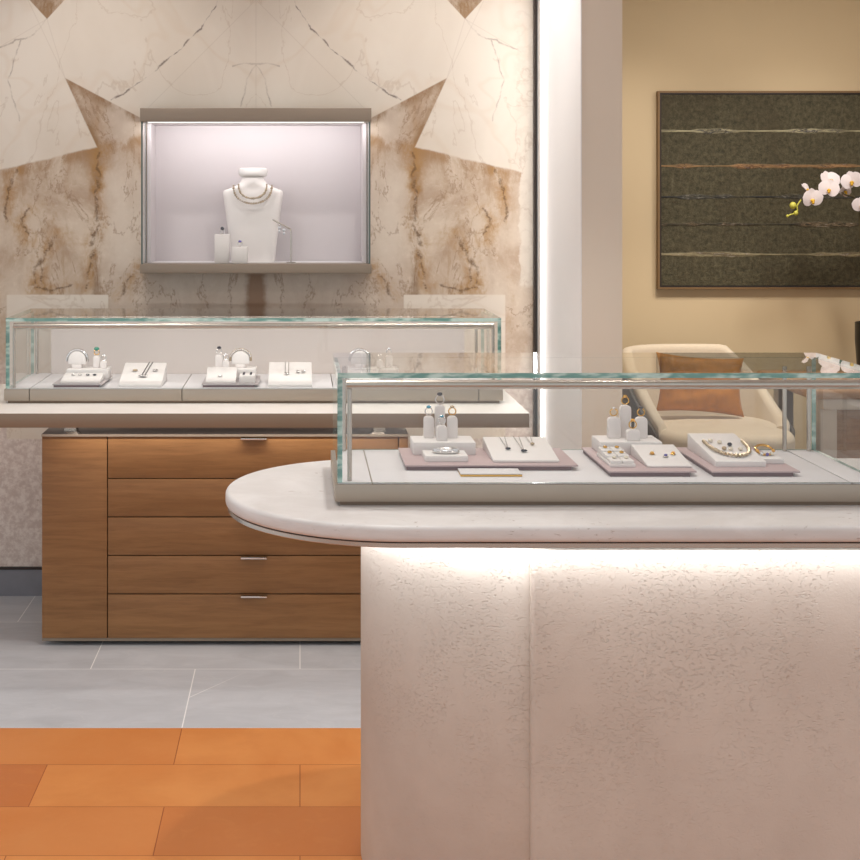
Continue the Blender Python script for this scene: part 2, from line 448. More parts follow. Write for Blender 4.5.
M['carpet'] = simple('taupe_carpet', rgb(140, 126, 112), 0.95, var=0.1, scale=60)

def wood(name, a, b, sx=1.2, sz=16.0):
    t = NT(name); p, x, y, z = t.pos()
    v = t.vec(t.mul(x, sx), t.mul(y, 4.0), t.mul(z, sz))
    n = t.noise(v, 3.0, 7, 0.62, 0.5); n2 = t.noise(v, 14.0, 4, 0.6)
    c = t.mix(t.step(n, 0.3, 0.72), a, b)
    c = t.mix(t.mul(t.step(n2, 0.5, 0.75), 0.25), c, tuple(0.55 * q for q in a[:3]) + (1,))
    return t.bsdf(c, 0.45, 0.0, t.bump(n2, 0.05, 0.002), 0.4)
M['oak'] = wood('warm_oak', rgb(138, 98, 60), rgb(158, 114, 72))
M['oaktable'] = wood('table_oak', rgb(150, 112, 78), rgb(182, 142, 104))

def stone(name, a, b, sp):
    t = NT(name); p, x, y, z = t.pos()
    n = t.noise(t.vec(x, y, t.mul(z, 5.0)), 5.0, 8, 0.65, 0.6)
    s = t.noise(t.vec(x, y, t.mul(z, 3.0)), 55.0, 3, 0.6)
    big = t.noise(p, 7.0, 2)
    c = t.mix(t.step(n, 0.35, 0.68), a, b)
    c = t.mix(t.mul(t.mul(t.step(s, 0.62, 0.72), t.step(big, 0.5, 0.62)), 0.6), c, sp)
    return t.bsdf(c, 0.4, 0.0, None, 0.4)
M['limestone'] = stone('cream_limestone', rgb(214, 211, 208), rgb(226, 224, 222), rgb(150, 132, 118))
M['whitestone'] = stone('white_quartz', rgb(232, 226, 218), rgb(238, 233, 227), rgb(200, 190, 180))

def travertine():
    t = NT('pitted_plaster'); p, x, y, z = t.pos()
    n = t.noise(t.vec(x, y, t.mul(z, 1.0)), 3.0, 5, 0.6)
    pit = t.noise(t.vec(t.mul(x, 1.0), y, t.mul(z, 1.9)), 120.0, 3, 0.6, 0.5)
    area = t.noise(t.vec(t.mul(x, 1.6), y, t.mul(z, 0.8)), 6.5, 3, 0.6)
    fine = t.noise(p, 170.0, 3, 0.6)
    pm = t.mul(t.step(pit, 0.55, 0.66), t.mul(t.step(area, 0.36, 0.56), t.math('MULTIPLY_ADD', t.step(z, 0.25, 0.7), 0.75, 0.25)))  # pits fade lower down to imitate light raking from the top
    h = t.math('MULTIPLY_ADD', pm, -1.0, t.mul(fine, 0.32))
    c = t.mix(t.step(n, 0.3, 0.7), rgb(204, 193, 181), rgb(214, 204, 192))
    c = t.mix(t.mul(pm, 0.12), c, rgb(186, 170, 158))  # recess shade of the pits put into the colour
    return t.bsdf(c, 0.75, 0.0, t.bump(h, 0.6, 0.0035), 0.25)
M['trav'] = travertine()

def canvas():
    t = NT('textured_green_canvas'); p, x, y, z = t.pos()
    Y0 = 8.68; S = F / Y0
    V = t.math('MULTIPLY_ADD', t.sub(EYE, z), S, 205.0); U = t.math('MULTIPLY_ADD', x, S, 300.0)
    v2 = t.vec(t.mul(x, 1.0), 0.0, z)
    n = t.noise(v2, 34.0, 9, 0.78, 0.15); n2 = t.noise(t.vec(t.mul(x, 2.0), 3.0, t.mul(z, 0.5)), 3.0, 4, 0.6)
    c = t.mix(t.step(n, 0.3, 0.72), rgb(50, 46, 33), rgb(100, 94, 72))
    c = t.mix(t.mul(t.step(n2, 0.45, 0.7), 0.5), c, rgb(70, 62, 46))
    sc = t.noise(t.vec(t.mul(x, 9.0), 5.0, t.mul(z, 2.0)), 3.0, 8, 0.75)
    c = t.mix(t.mul(t.step(sc, 0.54, 0.7), 0.35), c, rgb(124, 118, 96))
    h = n
    wob = t.mul(t.sub(t.noise(t.vec(t.mul(x, 5.0), 1.0, z), 2.0, 4), 0.5), 3.0)
    for k, (yy, colr, wd) in enumerate([(131, rgb(186, 178, 146), 1.0), (166, rgb(168, 132, 92), 1.1), (197, rgb(36, 38, 44), 1.2), (224.5, rgb(40, 38, 32), 1.2), (254.5, rgb(158, 148, 116), 1.1)]):
        tw = t.noise(t.vec(t.mul(x, 1.0), 10.0 + k * 5, z), 2.6, 2)
        rough = t.step(tw, 0.44, 0.6)
        d = t.math('ABSOLUTE', t.sub(t.add(V, t.mul(wob, rough)), float(yy)))
        wide = t.math('MULTIPLY_ADD', rough, 2.4, wd)
        m = t.sub(1.0, t.step(d, t.mul(wide, 0.35), wide))
        br = t.noise(t.vec(t.mul(x, 2.5), 40.0 + k, t.mul(z, 14.0)), 6.0, 4, 0.7, 1.5)
        lc = t.mix(t.mul(rough, t.step(br, 0.42, 0.56)), colr, (rgb(40, 42, 56), rgb(88, 56, 42), rgb(96, 96, 90), rgb(130, 110, 86), rgb(120, 104, 84))[k])
        lc = t.mix(t.mul(rough, t.step(br, 0.58, 0.66)), lc, rgb(196, 190, 180))
        m = t.mul(m, t.math('MULTIPLY_ADD', t.step(t.noise(t.vec(t.mul(x, 1.0), 70.0 + k, t.mul(z, 8.0)), 5.0, 5, 0.7), 0.36, 0.6), 0.65, 0.3))
        c = t.mix(m, c, lc)
        h = t.add(h, t.mul(m, 0.5))
    return t.bsdf(c, 0.6, 0.0, t.bump(h, 0.5, 0.02), 0.3)
M['canvas'] = canvas()

# ------------------------------------------------------------------ setting
bm = bmesh.new()
def quad(bm, pts, mi=0):
    f = bm.faces.new([bm.verts.new(p) for p in pts]); f.material_index = mi
WALLY = 5.92
# floor slab: one mesh, three finishes
def slab_strip(bm, x0, x1, y0, y1, mi):
    b = box(x0, x1, y0, y1, -0.1, 0.0)
    for f in b.faces: f.material_index = mi
    return merge(bm, b)
bm = None
bm = slab_strip(bm, -3.2, 4.6, -0.8, 4.417, 0)
bm = slab_strip(bm, -3.2, 4.6, 4.417, 5.93, 1)
bm = slab_strip(bm, -3.2, 4.6, 5.93, 8.9, 2)
struct('floor', bm, [M['orange'], M['greytile'], M['carpet']])
CEIL = 3.05
struct('ceiling', box(-3.2, 4.6, 0.6, 8.9, CEIL, CEIL + 0.1), M['ceil'])

# marble wall with the vitrine opening
VX0, VX1 = X(140, 5.78), X(371.5, 5.78)
VZ0, VZ1 = Z(273.5, 5.78), Z(108, 5.78)
hx0, hx1, hz0, hz1 = VX0 + 0.012, VX1 - 0.012, VZ0 + 0.012, VZ1 - 0.012
WX0, WX1 = -3.0, 0.986
bm = bmesh.new()
def ring(y):
    o = [bm.verts.new(p) for p in ((WX0, y, 0.0), (WX1, y, 0.0), (WX1, y, CEIL), (WX0, y, CEIL))]
    i = [bm.verts.new(p) for p in ((hx0, y, hz0), (hx1, y, hz0), (hx1, y, hz1), (hx0, y, hz1))]
    return o, i
o1, i1 = ring(WALLY); o2, i2 = ring(WALLY + 0.12)
for k in range(4):
    k2 = (k + 1) % 4
    bm.faces.new((o1[k], o1[k2], i1[k2], i1[k])); bm.faces.new((o2[k], i2[k], i2[k2], o2[k2]))
    bm.faces.new((o1[k], o2[k], o2[k2], o1[k2])); bm.faces.new((i1[k], i1[k2], i2[k2], i2[k]))
struct('wall_back', bm, M['marble'])
bm = box(WX0, WX1, WALLY - 0.012, WALLY - 0.0005, 0.0, Z(569, WALLY))
base = struct('baseboard_back', bm, M['greyskirt'])
part('edge_strip', box(WX0, WX1, WALLY - 0.014, WALLY - 0.0005, Z(569, WALLY) + 0.0003, Z(566.5, WALLY)), M['darkm'], base)
struct('trim_1', box(0.986, 0.9955, WALLY - 0.03, WALLY + 0.12, 0.0, CEIL), M['darkm'])
# partition: pale taupe front, white side return
PY = 4.97
bm = box(1.0, 1.144, PY, 8.72, 0.0, CEIL)
for f in bm.faces:
    c = f.calc_center_median()
    f.material_index = 1 if c.x < 1.001 else 0
struct('wall_right', bm, [M['pillar'], M['white']])
bm = box(0.996, 1.0, PY - 0.003, PY + 0.055, 0.0, CEIL)
struct('trim_2', bm, M['white'])
struct('wall_far', box(4.6, 4.7, 5.6, 8.85, 0.0, CEIL), M['beige'])
struct('wall_lounge', box(1.0, 4.6, 8.72, 8.85, 0.0, CEIL), M['beige'])

# ------------------------------------------------------------------ vitrine in the marble wall
VY = 5.78
vit = thing('wall_vitrine', 'lit glass wall vitrine with bronze bars set into the marble wall', 'display case', ((VX0 + VX1) / 2, VY, VZ0))
zt = Z(121.5, VY); zb = Z(264, VY); BK = 6.12
part('top_bar', box(VX0, VX1, VY, 5.918, zt, VZ1, 0.002), M['bronze'], vit)
part('bottom_bar', box(VX0, VX1, VY, 5.918, VZ0, zb, 0.002), M['bronze'], vit)
part('back_panel', box(VX0 + 0.014, VX1 - 0.014, BK, BK + 0.02, VZ0 + 0.014, VZ1 - 0.014), M['lilac'], vit)
part('shelf', box(VX0 + 0.014, VX1 - 0.014, 5.919, BK - 0.0005, zb - 0.03, zb - 0.001), M['deck'], vit)
part('side_panel', box(VX0 + 0.014, VX0 + 0.03, 5.922, BK - 0.0005, zb, zt), M['lilac'], vit)
part('side_panel', box(VX1 - 0.03, VX1 - 0.014, 5.922, BK - 0.0005, zb, zt), M['lilac'], vit)
part('top_panel', box(VX0 + 0.014, VX1 - 0.014, 5.919, BK - 0.0005, zt + 0.001, zt + 0.02), M['lilac'], vit)

def pane(x0, x1, y0, y1, z0, z1, clear_rear=False):
    """thin glass sheet: broad faces clear, narrow edges green"""
    b = box(x0, x1, y0, y1, z0, z1)
    d = (x1 - x0, y1 - y0, z1 - z0); k = d.index(min(d))
    for f in b.faces:
        n = f.normal if f.normal.length else Vector((0, 0, 1))
        f.normal_update(); n = f.normal
        f.material_index = 0 if abs(n[k]) > 0.9 or (clear_rear and n[1] > 0.9) else 1
    return b
GL = [M['glass'], M['gedge']]
GD = [M['glass'], M['vedge']]
part('front_glass', pane(VX0 + 0.012, VX1 - 0.012, VY + 0.003, VY + 0.009, zb + 0.0005, zt - 0.0005), GD, vit)
part('side_glass', pane(VX0 + 0.004, VX0 + 0.011, VY + 0.003, 5.917, zb + 0.0005, zt - 0.0005), GD, vit)
part('side_glass', pane(VX1 - 0.011, VX1 - 0.004, VY + 0.003, 5.917, zb + 0.0005, zt - 0.0005), GD, vit)
part('light_strip', box(VX0 + 0.03, VX1 - 0.03, VY + 0.02, VY + 0.05, zt - 0.003, zt - 0.0005), M['led'], vit)
FL = zb - 0.001 + 0.0003
FLF = zb + 0.0003

# bust
by = 6.0; S = F / by
bx = X(253, by)
def sect(y, hw, hd, n=36, e=2.6, yo=0.0):
    z = Z(y, by); out = []
    for k in range(n):
        a = 2 * math.pi * k / n; c, s = math.cos(a), math.sin(a)
        out.append((bx + hw * math.copysign(abs(c) ** (2 / e), c), by + yo + hd * math.copysign(abs(s) ** (2 / e), s), z))
    return out
zfloor_y = 205 + (EYE - FL) * S
rings = [sect(zfloor_y, .093, .03), sect(250, .098, .03), sect(230, .108, .031), sect(210, .119, .034), sect(197, .127, .036), sect(192.5, .129, .036),
         sect(190.5, .124, .035), sect(188, .095, .036), sect(186, .074, .038, e=2.3), sect(183, .057, .042, e=2), sect(179.5, .049, .043, e=2), sect(177.3, .049, .042, e=2),
         sect(177, .050, .042, e=2), sect(176.2, .057, .048, e=2), sect(174.5, .0615, .052, e=2), sect(171, .0625, .053, e=2), sect(168.8, .06, .05, e=2), sect(168.0, .052, .043, e=2), sect(167.8, .03, .025, e=2)]
bust = thing('necklace_bust', 'white leather necklace bust with round neck inside the wall vitrine', 'display bust', (bx, by, FL))
part('torso', loft(rings[:12]), M['stand'], bust)
part('neck_cap', loft([] + rings[12:]), M['pad'], bust)
def bead_chain(pts, r0, r1, n):
    """beads strung along a smooth polyline (each slightly different in size)"""
    b = None
    P = [Vector(p) for p in pts]
    L = [0]
    for a, c in zip(P, P[1:]): L.append(L[-1] + (c - a).length)
    for k in range(n):
        s = L[-1] * k / (n - 1)
        i = max(j for j in range(len(L)) if L[j] <= s + 1e-9); i = min(i, len(P) - 2)
        f = (s - L[i]) / max(1e-9, L[i + 1] - L[i])
        c = P[i].lerp(P[i + 1], f)
        r = random.uniform(r0, r1)
        b = ball(c, r, r, r, 1, b)
    return b
def arc(n, f): return [f(k / (n - 1)) for k in range(n)]
def ucurve(xc, xh, ytop, ybot, Y, yb=0.0):
    return arc(25, lambda s: (X(xc + xh * -math.cos(math.pi * s), by), Y - yb * math.sin(math.pi * s), Z(ytop + (ybot - ytop) * math.sin(math.pi * s) ** 0.8, by)))
for nm, (xc, xh, yt, yb_), lab in (('necklace', (253, 14, 185, 198.5), 'short inner silver bead necklace round the neck of the white bust'),
                                   ('necklace', (253, 19, 186, 203.5), 'longer outer silver bead necklace on the chest of the white bust')):
    pts = ucurve(xc, xh, yt, yb_, by - 0.042, 0.016)
    tt = thing(nm, lab, 'necklace', pts[12], 'necklaces on the vitrine bust')
    part('chain', tube(pts, 0.0012, 6), M['silver'], tt)
    part('beads', bead_chain(pts, 0.004, 0.0068, 26), M['bead'], tt)

def ring_at(x, y, z, r, metal, gem, label, group, gsize=0.005, name='ring', tilt=0.0, gr=0.0016, gflat=0.7):
    """upright finger ring standing on z, stone on top"""
    t = thing(name, label, 'ring', (x, y, z), group)
    pts = [(x + r * math.cos(a), y + tilt * math.sin(a), z + gr + r + r * math.sin(a)) for a in [2 * math.pi * k / 24 for k in range(24)]]
    part('band', tube(pts, gr, 8, closed=True), M[metal], t)
    zt_ = z + gr + 2 * r
    part('stone', ball((x, y + tilt * 0.1, zt_ + gsize * gflat * 0.5), gsize, gsize * 0.9, gsize * gflat, 2), M[gem], t)
    return t
def block(x0, x1, y0, y1, z0, z1, label, group, name='display_block', mat='stand', cat='display block', bev=0.002):
    c = ((x0 + x1) / 2, (y0 + y1) / 2, z0)
    return solo(name, box(x0, x1, y0, y1, z0, z1, bev), M[mat], label, cat, c, group)
fy = 5.86
block(X(214.5, fy), X(229, fy), fy, fy + 0.05, FLF, Z(234.5, fy), 'taller ring block left of the bust in the wall vitrine', 'ring blocks in the vitrine', mat='stand')
block(X(232, fy - .03), X(247.5, fy - .03), fy - 0.03, fy + 0.02, FLF, Z(247, fy - .03), 'shorter ring block before the bust in the wall vitrine', 'ring blocks in the vitrine', mat='stand')
ring_at(X(222, fy), fy + 0.025, Z(234.5, fy) + 0.0003, 0.009, 'silver', 'gemdark', 'ring with dark stone on the taller block in the vitrine', 'rings in the vitrine', 0.0085, gflat=1.0)
ring_at(X(240, fy), fy - 0.005, Z(247, fy - .03) + 0.0003, 0.009, 'silver', 'gemviolet', 'silver ring with bluish stone on the shorter vitrine block', 'rings in the vitrine', 0.008)
sy = 5.9
est = thing('earring_stand', 'thin bent metal earring stand right of the vitrine bust', 'earring stand', (X(291, sy), sy, FLF))
part('rod', tube([(X(291, sy), sy, FLF), (X(291, sy), sy, Z(232, sy)), (X(290.3, sy), sy, Z(229, sy)), (X(287, sy), sy, Z(227.3, sy)), (X(272.5, sy), sy, Z(219.5, sy))], 0.0028, 8), M['steel'], est)
part('foot', lathe([(0.0, FLF), (0.02, FLF), (0.02, FLF + 0.003), (0.0, FLF + 0.003)], X(291, sy), sy), M['steel'], est)
for k, px_ in enumerate((279.5, 284)):
    zz = Z(219.5 + (px_ - 272.5) * 0.538, sy) - 0.0025
    e = thing('earring', ('left' if k == 0 else 'right') + ' drop earring of the pair hanging on the bent vitrine stand', 'earring', (X(px_, sy), sy, zz), 'earrings in the vitrine')
    hoop = [(X(px_, sy), sy + 0.006 * math.cos(a), zz + 0.001 + 0.006 * math.sin(a) - 0.005) for a in [2 * math.pi * j / 14 for j in range(14)]]
    part('hook', tube(hoop, 0.0012, 6, closed=True), M['silver'], e)
    b = ball((X(px_, sy), sy, zz - 0.016), 0.007, 0.005, 0.007, 2); b = ball((X(px_, sy), sy, zz - 0.03), 0.005, 0.004, 0.007, 2, b)
    part('drop', b, M['gemwhite'], e)

# ------------------------------------------------------------------ display cases
def display_case(name, label, x0, x1, y0, y1, z0, zd, ztop, inset, joints, back_solid, rail_posts):
    t = thing(name, label, 'display case', ((x0 + x1) / 2, (y0 + y1) / 2, z0))
    part('plinth', box(x0 + 0.012, x1 - 0.012, y0 + 0.012, y1 - 0.012, z0, z0 + 0.0095), M['edgeband'], t)
    xs = [x0 + 0.006] + joints + [x1 - 0.006]
    bs = [x0] + (joints if back_solid else []) + [x1]
    for i, (a, b) in enumerate(zip(bs, bs[1:])):
        part('base', box(a + (0.0012 if i else 0), b - (0.0012 if i < len(bs) - 2 else 0), y0, y1, z0 + 0.01, zd - 0.002, 0.001), M['champ'], t)
    for a, b in zip(xs, xs[1:]):
        part('deck_panel', box(a + 0.0016, b - 0.0016, y0 + 0.004, y1 - 0.004, zd - 0.0018, zd, 0.0005), M['deck'], t)
    g = 0.012
    gx0, gx1, gy0, gy1 = x0 + 0.006, x1 - 0.006, y0 + 0.004, y1 - 0.004
    top = ztop
    part('front_glass', pane(gx0, gx1, gy0, gy0 + 0.008, zd + 0.0005, top - g - 0.0003), GL, t)
    part('side_glass', pane(gx0, gx0 + g, gy0 + 0.0085, gy1, zd + 0.0005, top - g - 0.0003), GL, t)
    part('side_glass', pane(gx1 - g, gx1, gy0 + 0.0085, gy1, zd + 0.0005, top - g - 0.0003), GL, t)
    part('top_glass', pane(gx0, gx1, gy0, gy1, top - g, top, True), GL, t)
    if back_solid:
        part('back_panel', box(joints[0], joints[-1], gy1 - 0.03, gy1 - 0.012, zd + 0.0005, top - 0.05), M['fabric'], t)
        part('back_frame', box(joints[0], joints[-1], gy1 - 0.03, gy1 - 0.012, top - 0.05, top - 0.028), M['steel'], t)
    else:
        part('back_glass', pane(gx0 + g, gx1 - g, gy1 - 0.008, gy1, zd + 0.0005, top - g - 0.0003), GL, t)
    zr = top - g - 0.019
    ry = gy0 + 0.03
    RR = 0.0112
    part('rail', tube([(gx0 + 0.022, ry, zr), (gx1 - 0.022, ry, zr)], RR, 16), M['steel'], t)
    part('light_strip', box(gx0 + 0.04, gx1 - 0.04, ry + RR + 0.0002, ry + RR + 0.003, zr - 0.005, zr + 0.001), M['led'], t)
    for (px_, py_) in rail_posts:
        part('post', tube([(px_, py_, zd + 0.0004), (px_, py_, zr - 0.003)], 0.0058, 12), M['steel'], t)
    return t

ZC = 0.935
ZD = 0.9882
ZT = 1.2505
# back case
BX0, BX1, BY0, BY1 = -1.066, 0.731, 5.04, 5.52
display_case('display_case', 'long glass jewellery display case on the white counter by the marble wall', BX0, BX1, BY0, BY1, ZC, ZD, ZT - 0.008, 0.09,
             [-0.975, -0.425, 0.12, 0.644], True, [(-1.036, 5.075), (0.7, 5.075), (-1.03, 5.48), (0.69, 5.48)])
# front case
FX0, FX1, FY0, FY1 = 0.083, 1.402, 3.325, 3.792
display_case('display_case', 'glass jewellery display case on the rounded limestone counter in front', FX0, FX1, FY0, FY1, ZC, ZD, ZT, 0.09,
             [0.172, 1.313], False, [(0.119, 3.36), (1.37, 3.36), (0.119, 3.765), (1.368, 3.765), (1.303, 3.765)])

# ------------------------------------------------------------------ back counter and cabinet
CX0, CX1, CY0, CY1 = -1.40, 0.79, 4.81, 5.6
cnt = thing('counter_top', 'long white stone counter top carrying the back display case', 'counter', ((CX0 + CX1) / 2, (CY0 + CY1) / 2, 0.885))
part('slab', box(CX0, CX1, CY0, CY1, 0.8872, ZC, 0.003), M['whitestone'], cnt)
part('edge_band', box(CX0 + 0.002, CX1 - 0.002, CY0 - 0.002, CY0 + 0.02, 0.885, 0.9335, 0.001), M['edgeband'], cnt)
K0, K1, KY0, KY1 = X(42, 5.24), 0.404, 5.24, 5.88
cab = thing('drawer_cabinet', 'warm oak drawer cabinet with one tall door under the back counter', 'cabinet', ((K0 + K1) / 2, (KY0 + KY1) / 2, 0.0))
kz0, kz1 = Z(638, KY0), Z(436.5, KY0)
part('body', box(K0 + 0.001, K1 - 0.001, KY0 + 0.022, KY1, kz0 - 0.001, kz1), M['oak'], cab)
part('top_panel', box(K0 - 0.002, K1 + 0.002, KY0 - 0.003, KY1, kz1 + 0.0006, kz1 + 0.009, 0.001), [M['cabtop']], cab)
part('top_edge', box(K0 - 0.002, K1 + 0.002, KY0 - 0.0055, KY0 - 0.0032, kz1 + 0.0006, kz1 + 0.009), M['champ'], cab)
part('plinth', box(K0 + 0.03, K1 - 0.03, KY0 + 0.06, KY1 - 0.05, 0.0, kz0 - 0.0015), M['darkm'], cab)
part('bottom_rail', box(K0, K1, KY0 + 0.002, KY0 + 0.021, kz0 - 0.012, kz0 - 0.001), M['bronze'], cab)
for xx in (-0.87, 0.30):
    part('support_post', box(xx - 0.022, xx + 0.022, 5.3, 5.36, kz1 + 0.0095, 0.8865), M['steel'], cnt)

xj = X(107.5, KY0); xe = X(398.5, KY0)
part('door', box(K0, xj - 0.002, KY0, KY0 + 0.021, kz0, kz1, 0.001), M['oak'], cab)
part('side_panel', box(xe + 0.002, K1, KY0, KY0 + 0.021, kz0, kz1, 0.001), M['oak'], cab)
ys = [436.5, 478.5, 517.0, 555.5, 594.0, 638]
for k in range(5):
    d = part('drawer', box(xj + 0.002, xe - 0.002, KY0, KY0 + 0.021, Z(ys[k + 1], KY0) + (0.002 if k < 4 else 0), Z(ys[k], KY0) - (0.002 if k else 0.0), 0.001), M['oak'], cab)
    zh = Z(ys[k], KY0) - (0.004 if k == 0 else 0.003)
    hb = box(X(241, KY0), X(267, KY0), KY0 - 0.022, KY0 - 0.0004, zh - 0.006, zh, 0.001)
    part('handle', hb, M['chrome'], d, 'slim chrome tab handle')

# ------------------------------------------------------------------ front counter and pedestal
def stadium(cx, cy, r, xr, n=40):
    pts = [(xr, cy - r)]
    for k in range(n + 1):
        a = -math.pi / 2 - math.pi * k / n
        pts.append((cx + r * math.cos(a), cy + r * math.sin(a)))
    pts.append((xr, cy + r))
    return pts
ccx, ccy, cr = 0.235, 3.541, 0.423
fc = thing('counter_top', 'cream limestone counter top with rounded left end in front', 'counter', (1.1, ccy, 0.885))
part('slab', prism(stadium(ccx, ccy, cr, 2.5), 'z', 0.8965, ZC, 0.012, 4), M['limestone'], fc)
part('metal_rim', prism(stadium(ccx, ccy, cr - 0.006, 2.49), 'z', 0.8845, 0.8952, 0.001, 1), M['steel'], fc)
part('shadow_gap', prism(stadium(ccx, ccy, cr - 0.012, 2.48), 'z', 0.8953, 0.8964), M['darkm'], fc)
ped = thing('pedestal', 'pitted pale plaster pedestal with round left end under the front counter', 'pedestal', (1.1, ccy, 0.0))
pcx, pr = 0.500, 0.346
zpt = 0.866
drum = [(pcx + pr * math.cos(2 * math.pi * k / 96), ccy + pr * math.sin(2 * math.pi * k / 96)) for k in range(96)]
part('round_end', prism(drum, 'z', 0.0, zpt, 0.01, 2), M['trav'], ped)
xs_ = X(531.5, 3.172)
bo = []
rc = 0.014
for k in range(7):
    a = math.pi + (math.pi / 2) * k / 6
    bo.append((xs_ + rc + rc * math.cos(a), 3.180 + rc + rc * math.sin(a)))
bo += [(2.42, 3.180), (2.42, 3.9), (xs_, 3.9)]
part('front_panel', prism(bo, 'z', 0.0, zpt, 0.0), M['trav'], ped, angle=50)
part('neck', prism(stadium(pcx + 0.02, ccy, pr - 0.05, 2.38), 'z', zpt + 0.0005, 0.884), M['champ'], ped)

# ------------------------------------------------------------------ trays, risers, pads in the front case
TZ = ZD + 0.0004          # things on the deck
def tray(x0, x1, y0, y1, label, mat, group, h=0.0135):
    t = thing('display_tray', label, 'tray', ((x0 + x1) / 2, (y0 + y1) / 2, TZ), group)
    part('foot', box(x0 + 0.004, x1 - 0.016, y0 + 0.003, y1 - 0.006, TZ, TZ + h - 0.0042), M['mauvedark'], t)
    part('board', box(x0, x1, y0, y1, TZ + h - 0.004, TZ + h, 0.0008), M[mat], t)
    return TZ + h + 0.0003
def wedge(x0, x1, y0, y1, z, hf, hb, label, group, mat='pad', name='display_pad'):
    pr_ = [(y0, z), (y1, z), (y1, z + hb), (y0, z + hf)]
    o = solo(name, prism(pr_, 'x', x0, x1, 0.0012), M[mat], label, 'display pad', ((x0 + x1) / 2, (y0 + y1) / 2, z), group)
    def P(u, v, h=0.0):  # point on the slope: u across 0..1, v front 0 .. back 1
        s = (hb - hf) / (y1 - y0); n = Vector((0, -s, 1)).normalized()
        q = Vector((x0 + (x1 - x0) * u, y0 + (y1 - y0) * v, z + hf + (hb - hf) * v))
        return q + n * h
    return P
def ring_stand(x, y, z, w, h, label, group, d=0.02):
    """slim suede ring holder: straight body, sloped shoulders, slotted round head"""
    b = None
    hw = w / 2; sh = min(0.012, h * 0.3)
    o = [(x - hw, z), (x + hw, z), (x + hw, z + h - sh)]
    for k in range(1, 9):
        a = math.pi * k / 9
        o.append((x + hw * math.cos(a) * (1 if k not in (4, 5) else 1), z + h - sh + sh * math.sin(a) ** 0.7))
    o.append((x - hw, z + h - sh))
    return solo('ring_stand', prism(o, 'y', y - d / 2, y + d / 2, 0.0025, 2), M['stand'], label, 'ring stand', (x, y, z), group)
def stand_and_ring(x, y, z, w, h, where, metal, gem, gsize, lab_ring, grp_s, grp_r, gflat=0.7, rr=0.0095):
    ring_stand(x, y, z, w, h, where, grp_s)
    ring_at(x, y, z + h + 0.0004, rr, metal, gem, lab_ring, grp_r, gsize, gflat=gflat)

GS = 'ring stands in the front case'; GR = 'rings standing in the front case'
GT = 'mauve trays in the front case'; GP = 'white pads in the front case'
# --- tray one
z1 = tray(0.262, 0.693, 3.487, 3.735, 'wide mauve leather tray on the left of the front case', 'mauve', GT)
zr1 = z1 + 0.033
block(0.293, 0.455, 3.625, 3.73, z1, zr1, 'white riser carrying four ring stands on the wide left tray', 'risers in the front case', 'riser', 'pad', 'riser')
zr1 += 0.0003
stand_and_ring(0.340, 3.697, zr1, 0.027, 0.058, 'left ring stand of four on the wide tray riser, with blue ring', 'silver', 'gemblue', 0.0065, 'silver ring with sky blue stone on the left wide-tray stand', GS, GR)
stand_and_ring(0.402, 3.697, zr1, 0.027, 0.058, 'right ring stand of four on the wide tray riser, with gold ring', 'gold', 'bead', 0.006, 'gold and grey ring on the right wide-tray stand', GS, GR)
stand_and_ring(0.371, 3.715, zr1, 0.026, 0.085, 'tallest ring stand at the back of the wide tray riser', 'silver', 'gemdark', 0.0075, 'silver ring with dark stone topping the tallest left-tray stand', GS, GR, rr=0.0115)
stand_and_ring(0.370, 3.655, zr1, 0.028, 0.040, 'shortest ring stand at the front of the wide tray riser', 'silver', 'gemblue', 0.0055, 'silver ring with small pale blue stone on the shortest left stand', GS, GR)
bz = z1 + 0.0155
block(0.315, 0.424, 3.527, 3.61, z1, bz, 'low white block with silver cuff on the wide left tray', 'low blocks in the front case', 'display_block', 'pad')
cuffx, cuffy = 0.372, 3.572
cf = thing('cuff_bracelet', 'silver openwork cuff bracelet lying on the low white block', 'bracelet', (cuffx, cuffy, bz + 0.0003), 'bracelets in the front case')
pts = [(cuffx + 0.030 * math.cos(a), cuffy + 0.022 * math.sin(a), bz + 0.0053) for a in [2 * math.pi * k / 36 for k in range(36)]]
part('band', tube(pts, 0.005, 8, closed=True), M['silver'], cf)
b = None
for k in range(12):
    a = math.pi + math.pi * (k + 0.5) / 12
    b = ball((cuffx + 0.030 * math.cos(a), cuffy + 0.022 * math.sin(a) - 0.003, bz + 0.0095), 0.0035, 0.003, 0.003, 1, b)
part('stones', b, M['gemwhite'], cf)
P = wedge(0.486, 0.652, 3.52, 3.725, z1, 0.006, 0.031, 'sloped white pad with three pendants on the wide left tray', GP)
def pendant(P, u, v, metal, gem, label, group, sz=0.006, spread=0.045, u2=None, chain='silver'):
    c = P(u, v, 0.0045)
    t = thing('pendant_necklace', label, 'necklace', c, group)
    for s in (-1, 1):
        tp = P((u if u2 is None else u2) + s * spread, 0.985, 0.0025)
        part('chain', tube([P(u + s * 0.008, v + 0.04, 0.0025), tp], 0.0009, 6), M[chain], t)
    b = ball(c, sz * 1.5, sz * 1.1, 0.0035, 2)
    part('pendant', b, M[gem], t)
    part('bail', ball(P(u, v + 0.045, 0.003), 0.003, 0.003, 0.0025, 1), M[metal], t)
GN = 'pendant necklaces in the front case'
pendant(P, 0.30, 0.42, 'gold', 'gemdark', 'pendant with dark heart-like stone, left of three on sloped pad', GN, 0.005)
pendant(P, 0.53, 0.33, 'silver', 'gemdark', 'lowest pendant with dark stone, middle of three on sloped pad', GN, 0.006)
pendant(P, 0.72, 0.62, 'silver', 'bead', 'highest small grey pendant, right of three on sloped pad', GN, 0.004)
